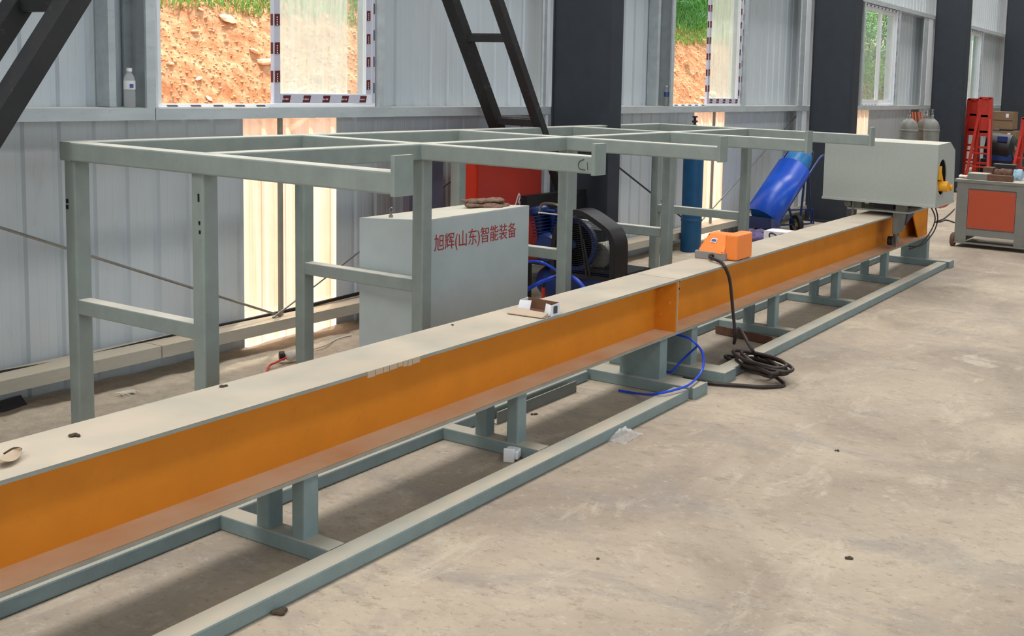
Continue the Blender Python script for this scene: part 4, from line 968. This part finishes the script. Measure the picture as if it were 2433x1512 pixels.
for y_ in (yr+.19, yl-.19):
    for z_ in (.28, .68): MB().lathe([(.008, 0), (.008, .004), (0, .005)], (fx-.016, y_, z_), 8, (-1, 0, 0)).build('screw', 'steel', parent=pn)
for y_ in (yl+.02, yr-.02):
    wh = MB().lathe([(.03, -.02), (.075, -.024), (.08, -.015), (.08, .015), (.075, .024), (.03, .02)], (fx+.03, y_, .08), 20, (0, 1, 0)).build('caster', 'rust', parent=mc, smooth=True)
    MB().bar((fx+.03, y_, .08), (fx+.03, y_, .17), .04, .02, .003).build('fork', 'machine_grey', parent=wh)
def ontop(pa, pb, X, dx, name, mt, label, cat, z0=.835, bump=False):
    a = at(pa[0], pa[1], X=X); b = at(pb[0], pb[1], X=X)
    if bump:
        mb = MB(); n_ = 4; sp = (a.y-b.y)
        for k in range(n_): mb.ellip((X+dx*.5+random.uniform(-.03, .03), b.y+sp*(k+.5)/n_, z0+(a.z-z0)*.45), (dx*.45, sp/n_*.75, (a.z-z0)*.5), 0)
        o = blob(mb, name, mt, voxel=.01, nz=.012, freq=18); o.location.z = z0
    else:
        mb = MB(); r = .012; mb.box(X, X+dx, b.y, a.y, z0, a.z); o = mb.build(name, mt)
        bv = o.modifiers.new('b', 'BEVEL'); bv.width = .006; bv.segments = 2
    return tag(o, label, cat)
ontop((2299, 411), (2345, 424), 13.15, .25, 'steel_block', 'machine_grey', 'flat grey steel block on the left of the orange-fronted cart', 'block')
ontop((2336, 397), (2359, 412), 13.45, .16, 'machine_block', 'rust', 'rusty red square block on the back of the orange-fronted cart', 'block')
ontop((2360, 389), (2413, 402), 13.75, .12, 'tool_case', 'black_metal', 'shallow black case at the back of the orange-fronted cart', 'case')
ontop((2360, 400), (2402, 418), 13.42, .2, 'metal_scrap', 'rust', 'heap of rusty clamps in the middle of the orange-fronted cart', 'scrap', bump=True)
ontop((2345, 415), (2405, 424), 13.15, .10, 'iron_bar', 'rust', 'rusty flat bar along the front of the orange-fronted cart', 'bar')
ontop((2408, 402), (2427, 420), 13.45, .14, 'blue_rag', 'rag_blue', 'pale blue rag on the right of the orange-fronted cart', 'rag', bump=True)
ontop((2275, 415), (2298, 427), 13.2, .14, 'white_rag', 'cloth_white', 'small white rag on the left corner of the orange-fronted cart', 'rag', bump=True)

# ------------------------------------------------------------------ foot pedal on the track, with its cable
fp = thing('foot_pedal', 'orange foot pedal switch with grey base standing on the track', 'pedal switch', (6.7, 3.27, ZT1))
X0 = 6.52; yL, yR_ = 3.425, 3.115; zb = ZT1
bs_ = B(X0+.01, X0+.20, yR_+.075, yL, zb, zb+.055).build('base', 'pedal_grey', parent=fp)
bv = bs_.modifiers.new('b', 'BEVEL'); bv.width = .006; bv.segments = 2
# sloping hood facing the viewer
hd = MB().hexa([(X0, yR_+.085, zb+.045), (X0+.02, yL-.01, zb+.045), (X0+.22, yL-.01, zb+.045), (X0+.22, yR_+.075, zb+.045),
    (X0+.10, yR_+.095, zb+.175), (X0+.11, yL-.06, zb+.175), (X0+.22, yL-.06, zb+.175), (X0+.22, yR_+.075, zb+.175)]).build('treadle_cover', 'pedal_orange', parent=fp)
bv = hd.modifiers.new('b', 'BEVEL'); bv.width = .012; bv.segments = 3
sh = MB().box(X0+.045, X0+.30, yR_, yR_+.095, zb+.004, zb+.185).build('side_guard', 'pedal_orange', parent=fp)
bv = sh.modifiers.new('b', 'BEVEL'); bv.width = .016; bv.segments = 4
mb = MB(); n_ = Vector((-.13, 0, .10)).normalized()
def onslope(u, v):  # u across Y 0..1, v up slope 0..1
    a = Vector((X0, yR_+.085, zb+.045)).lerp(Vector((X0+.02, yL-.01, zb+.045)), u); b = Vector((X0+.10, yR_+.095, zb+.175)).lerp(Vector((X0+.11, yL-.06, zb+.175)), u); return a.lerp(b, v)+Vector((-.003, 0, .0022))
for nm, u0_, u1_, v0_, v1_, mt in (('sticker', .42, .68, .52, .72, 'card_white'), ('sticker_print', .45, .65, .56, .68, 'sign_blue')):
    q = [onslope(u0_, v0_), onslope(u1_, v0_), onslope(u1_, v1_), onslope(u0_, v1_)]; e = Vector((-.0012, 0, .001))*(1 if nm == 'sticker' else 2)
    MB().add([p+e for p in q], [(3, 2, 1, 0)]).build(nm, mt, parent=fp)
for u_, v_ in ((.05, .1), (.95, .1), (.05, .9), (.93, .9)):
    MB().ellip(onslope(u_, v_), (.005, .005, .003), n=8).build('screw', 'rust', parent=fp)
g0 = at(1690, 617, X=X0-.0)
MB().lathe([(.016, 0), (.016, .03), (.012, .035)], (X0+.012, g0.y, zb+.028), 14, (-1, 0, 0)).build('cable_gland', 'rubber', parent=fp, smooth=True)
# cable
zc = .014
pth = [Vector((X0-.01, g0.y, zb+.028)), Vector((X0-.05, g0.y-.02, zb+.025)), at(1712, 623, Y=3.16), at(1722, 634, Y=3.095)+Vector((0, 0, .0)), at(1733, 662, Y=3.085), at(1738, 700, Y=3.075), at(1741, 735, Y=3.065), at(1745, 775, Y=3.05), at(1746, 800, Y=3.04), at(1744, 816, Y=3.035), at(1747, 806, Y=3.02), at(1750, 788, Y=3.01), at(1757, 781, Y=3.0), at(1766, 795, Y=2.96), at(1777, 815, Y=2.90), at(1790, 836, Y=2.85), at(1800, 856, Z=.05), at(1802, 868, Z=.03)]
coil = []
CX, CY = at(1785, 884, Z=.02).x, at(1785, 884, Z=.02).y
ctrs = [at(1768, 868, Z=0), at(1776, 874, Z=0), at(1786, 880, Z=0), at(1797, 887, Z=0), at(1806, 892, Z=0), at(1812, 896, Z=0), at(1816, 898, Z=0), at(1806, 893, Z=0), at(1812, 896, Z=0)]
th = 2.0
for li, cc_ in enumerate(ctrs):
    ra = (.20, .26, .22, .28, .24, .20, .24, .30, .22)[li]; rb = (.085, .07, .10, .08, .10, .085, .07, .10, .09)[li]; rz_ = .93+.22*math.sin(li*1.9)
    nxt = ctrs[min(li+1, len(ctrs)-1)]
    for k in range(16):
        t_ = k/16; c2 = cc_.lerp(nxt, t_); a = th+2*PI*t_
        p_ = Vector((ra*math.cos(a), rb*math.sin(a), 0)); p_ = Matrix.Rotation(rz_, 3, 'Z') @ p_
        coil.append(Vector((c2.x+p_.x, c2.y+p_.y, zc+.006+.012*li+.004*math.sin(a*2))))
tail = [at(1862, 912, Z=zc), at(1820, 920, Z=zc), at(1770, 917, Z=zc), at(1720, 914, Z=zc), at(1680, 910, Z=zc), at(1640, 903, Z=zc)+Vector((.0, .05, 0))]
full = smoothpath(pth, 5)+smoothpath([pth[-1]]+coil[::2], 4)[1:]+smoothpath([coil[-2]]+tail, 5)[1:]
cbl = MB().tube(full, .0115, 8).build('pedal_cable', 'cable_black', smooth=True)
tag(cbl, 'black cable running from the orange pedal down to a coil on the floor', 'cable')
# blue air hose at the joint
hs_ = MB()
hs_.tube(smoothpath([(5.80, 3.24, .31), at(1625, 800, Y=3.12), at(1648, 812, Y=3.02), at(1667, 835, Y=2.98), at(1672, 862, Y=2.95), at(1664, 888, Y=2.93), at(1638, 914, Z=.092), at(1603, 927, Z=.088), at(1572, 934, Z=.085), at(1545, 938, Z=.055), at(1512, 935, Z=.014), at(1470, 928, Z=.012)]), .0075, 8)
hs_.tube(smoothpath([at(1658, 822, Y=3.0), at(1640, 838, Y=3.08), at(1615, 862, Y=3.15), at(1590, 885, Y=3.2), (5.83, 3.3, .09)]), .0075, 8)
tag(hs_.build('thin_hose', 'hose_blue', smooth=True), 'thin bright blue air tube looping down from the beam joint to the floor', 'hose')

# ------------------------------------------------------------------ small opened carton on the track
ob = thing('small_carton', 'small opened white carton with brown inside lying on the track', 'box', (4.45, 3.27, ZT1))
z = ZT1
a = at(1226, 741, Z=z); b = at(1302, 755, Z=z+.0)     # front opening edge
bl = at(1229, 712, X=a.x+.10); br = at(1292, 727, X=b.x+.10)
L_ = a; R_b = b; dY = (R_b-L_); back = Vector((.115, .01, 0)); hgt = .058
def slab(p, q, up_, th_, nm, mt):
    n_ = (q-p).cross(up_).normalized()*th_
    MB().hexa([p, q, q+n_, p+n_, p+up_, q+up_, q+n_+up_, p+n_+up_]).build(nm, mt, parent=ob)
Lb, Rb = L_+back, R_b+back
slab(Lb, Rb, Vector((0, 0, hgt)), .002, 'back_wall', 'card_brown')
slab(L_+Vector((.03, 0, 0)), Lb, Vector((0, 0, hgt)), .003, 'side_wall', 'card_white')
slab(R_b+Vector((.02, 0, 0)), Rb, Vector((0, 0, hgt)), .003, 'side_wall', 'card_white')
MB().add([L_+Vector((0, 0, .002)), R_b+Vector((0, 0, .002)), Rb+Vector((0, 0, .002)), Lb+Vector((0, 0, .002)), L_+Vector((0, 0, .004)), R_b+Vector((0, 0, .004)), Rb+Vector((0, 0, .004)), Lb+Vector((0, 0, .004))], [(3, 2, 1, 0), (4, 5, 6, 7), (0, 1, 5, 4), (1, 2, 6, 5), (2, 3, 7, 6), (3, 0, 4, 7)]).build('bottom', 'card_brown', parent=ob)
f0, f1 = at(1204, 745, Z=z+.004), at(1288, 757, Z=z+.004)
MB().hexa([f0, f1, R_b, L_, f0+Vector((0, 0, .004)), f1+Vector((0, 0, .004)), R_b+Vector((0, 0, .022)), L_+Vector((0, 0, .022))]).build('lid_flap', 'card_out', parent=ob)
mid_ = (R_b+Rb)/2
for s_, p in ((0, L_), (1, R_b)):
    q = p+Vector((.0, -.0, 0)); w1 = Vector((0, .0, hgt*.98)); off = Vector((.022, .055 if s_ == 1 else -.055, 0))
    MB().hexa([p+Vector((.012, 0, .004)), p+off+Vector((.02, 0, .004)), p+off+Vector((.022, 0, .004)), p+Vector((.014, 0, .004)), p+w1+Vector((.03, 0, 0)), p+off+w1+Vector((.035, 0, 0)), p+off+w1+Vector((.037, 0, 0)), p+w1+Vector((.032, 0, 0))]).build('end_flap', 'card_white', parent=ob)
e = at(1314, 738, X=R_b.x+.06)
B(R_b.x+.045, R_b.x+.075, R_b.y-.005, R_b.y-.0035, z+.012, z+.05).build('end_print', 'film_dark', parent=ob)

# ------------------------------------------------------------------ small things
def bottle(x, y, z, h, label, liq):
    t = thing('water_bottle', label, 'bottle', (x, y, z)); r = h*.135
    MB().lathe([(r*.9, 0), (r, .01), (r, h*.42), (r*.94, h*.45), (r, h*.48), (r, h*.70), (r*.8, h*.80), (r*.42, h*.88), (r*.42, h*.92)], (x, y, z), 20).build('body', 'clear_plastic', parent=t, smooth=True)
    MB().lathe([(r*1.02, 0), (r*1.02, h*.22)], (x, y, z+h*.46), 20).build('wrapper', liq, parent=t, smooth=True)
    MB().lathe([(r*.5, 0), (r*.5, h*.085), (r*.42, h*.09), (0, h*.09)], (x, y, z+h*.91), 16).build('cap', 'plastic_white', parent=t, smooth=True)
    B(x-r*.55, x+r*.1, y-r*1.06, y-r*.9, z+h*.5, z+h*.6).build('label_print', 'sign_blue', parent=t)
bottle(3.90, 5.755, 1.632, .228, 'clear plastic water bottle on the sill left of the nearest window', 'plastic_white')
bottle(10.19, 5.755, 1.632, .225, 'clear bottle with a blue wrapper on the sill by the second window', 'sign_blue')
# white plug / block by the low frame
c = at(1221, 1093, Z=0); ad = thing('power_adapter', 'small white plastic block wedged inside the low front rail', 'adapter', (c.x, c.y, 0), rz=.35)
o = B(-.03, .045, -.03, .045, .01, .055).build('body', 'plastic_white', parent=ad, local=True); bv = o.modifiers.new('b', 'BEVEL'); bv.width = .008; bv.segments = 3
o = B(-.05, -.03, -.015, .04, .0, .07).build('lug', 'plastic_white', parent=ad, local=True); bv = o.modifiers.new('b', 'BEVEL'); bv.width = .006; bv.segments = 3
# crumpled clear plastic by the rail
g = MB(); c = at(1478, 1040, Z=0)
for i in range(15):
    for j in range(11):
        u, v = (i-7)/7, (j-5)/5; rr_ = math.hypot(u, v)
        hz = max(0, .05*(1-rr_**1.6))+.016*noise.noise(Vector((i*.9, j*.9, 3)))+.012*noise.noise(Vector((i*1.7, j*2.1, 8)))
        g.v.append(Vector((c.x+u*.10+.01*noise.noise(Vector((i, j, 1))), c.y-.01+v*.06, max(.002, hz+.004))))
for i in range(14):
    for j in range(10): a = i*11+j; g.f.append((a, a+11, a+12, a+1))
tag(g.build('plastic_wrap', 'clear_plastic'), 'crumpled clear plastic film on the floor beside the low front rail', 'film')
# socket with tape and orange cord on the dusty floor
c = at(664, 860, Z=0.02); sc = thing('cable_connector', 'taped grey-white plug with a red cord on the floor behind the rack leg', 'plug', (c.x, c.y, 0.02))
mb = MB(); mb.ellip((c.x+.06, c.y-.04, .055), (.05, .035, .035)); mb.ellip((c.x+.1, c.y-.07, .05), (.04, .03, .028))
blob(mb, 'taped_body', 'cloth_white', parent=sc, voxel=.008, nz=.008)
MB().lathe([(.03, 0), (.03, .03), (.022, .032)], (c.x+.03, c.y-.01, .055), 14, (-.8, .5, 0)).build('socket', 'black_metal', parent=sc, smooth=True)
MB().tube(smoothpath([at(632, 888, Z=.03), at(640, 870, Z=.03), at(655, 862, Z=.045), (c.x+.05, c.y-.03, .05)]), .007, 6).build('cord', 'cabinet_red', parent=sc, smooth=True)
MB().tube(smoothpath([(c.x+.1, c.y-.07, .05), at(740, 855, Z=.02), at(790, 858, Z=.02), at(860, 840, Z=.02)]), .007, 6).build('cord', 'cabinet_red', parent=sc, smooth=True)
mb = MB(); mb.tube(smoothpath([at(735, 832, Z=.025), at(770, 822, Z=.03), at(800, 806, Z=.025), at(835, 796, Z=.025)]), .006, 5)
tag(mb.build('twine', 'cloth_white', smooth=True), 'white twine on the dusty floor left of the grey cabinet', 'twine')
for (px, py) in ((305, 938),):
    mb = MB(); c = at(px, py, Z=.02)
    for k in range(5): mb.tube(smoothpath([c+Vector((random.uniform(-.05, .05), random.uniform(-.05, .05), .012)) for q in range(3)]), .004, 4)
    tag(mb.build('paper_scrap', 'cloth_white'), 'shredded white paper scrap on the dusty floor behind the rack', 'scrap')
# dark offcut at left edge of the dusty strip
c = at(20, 975, Z=0)
tag(MB().hexa([(c.x-.12, c.y-.05, .0), (c.x+.06, c.y-.1, .0), (c.x+.1, c.y+.06, .0), (c.x-.1, c.y+.08, .0), (c.x-.12, c.y-.05, .01), (c.x+.06, c.y-.1, .01), (c.x+.1, c.y+.06, .05), (c.x-.1, c.y+.08, .03)]).build('offcut', 'film_dark'), 'dark flat offcut on the floor at the left edge below the wall', 'scrap')
# dirt lumps and flakes on the track and the floor
for (px, py, zz, s_, lb) in ((178, 1038, ZT1, .012, 'small clod of dirt on the track top near the left edge'), (531, 919, ZT1, .010, 'small dark clod on the far edge of the track top'), (1075, 773, ZT1, .007, 'tiny crumb on the track top left of the small carton'), (1135, 932, ZB+.016, .010, 'dark clod on the lower flange of the orange beam'), (667, 1454, 0, .020, 'dark dirt clump against the low front rail in the foreground'), (2017, 1328, 0, .012, 'small dark pebble alone on the open concrete floor'), (1270, 986, 0, .012, 'dark sliver on the floor under the track'), (1988, 1072, 0, .010, 'dark splinter on the open concrete floor'), (1420, 1329, 0, .006, 'tiny dark speck of grit on the open floor')):
    c = at(px, py, Z=zz); mb = MB()
    for k in range(5): mb.ellip(c+Vector((random.uniform(-1, 1)*s_, random.uniform(-1, 1)*s_, s_*.35)), (s_*random.uniform(.5, 1), s_*random.uniform(.4, .9), s_*.4), random.random()*3, n=8)
    tag(mb.build('dirt_clod', 'soil_dark'), lb, 'clod')
c = at(22, 1098, Z=ZT1)
lf = thing('dry_leaf', 'curled dry leaf with torn paper on the track top at the left edge', 'leaf', (c.x, c.y, ZT1))
mb = MB()
for i in range(9):
    u = (i-4)/4; w_ = .034*(1-u*u)**.5+.001
    mb.v += [Vector((c.x+u*.05, c.y-w_+u*.03, ZT1+.008+.016*u*u+.006)), Vector((c.x+u*.05, c.y+u*.03, ZT1+.003+.010*u*u)), Vector((c.x+u*.05, c.y+w_+u*.03, ZT1+.012+.012*u*u))]
mb.f = [f for i in range(8) for f in ((3*i, 3*i+3, 3*i+4, 3*i+1), (3*i+1, 3*i+4, 3*i+5, 3*i+2))]
mb.build('blade', 'card_out', parent=lf)
c2 = at(38, 1078, Z=ZT1); MB().tube(smoothpath([c2+Vector((-.03, .01, .006)), c2+Vector((0, .012, .014)), c2+Vector((.012, -.006, .012)), c2+Vector((-.004, -.016, .006))]), .0035, 5).build('stalk', 'soil_dark', parent=lf, smooth=True)
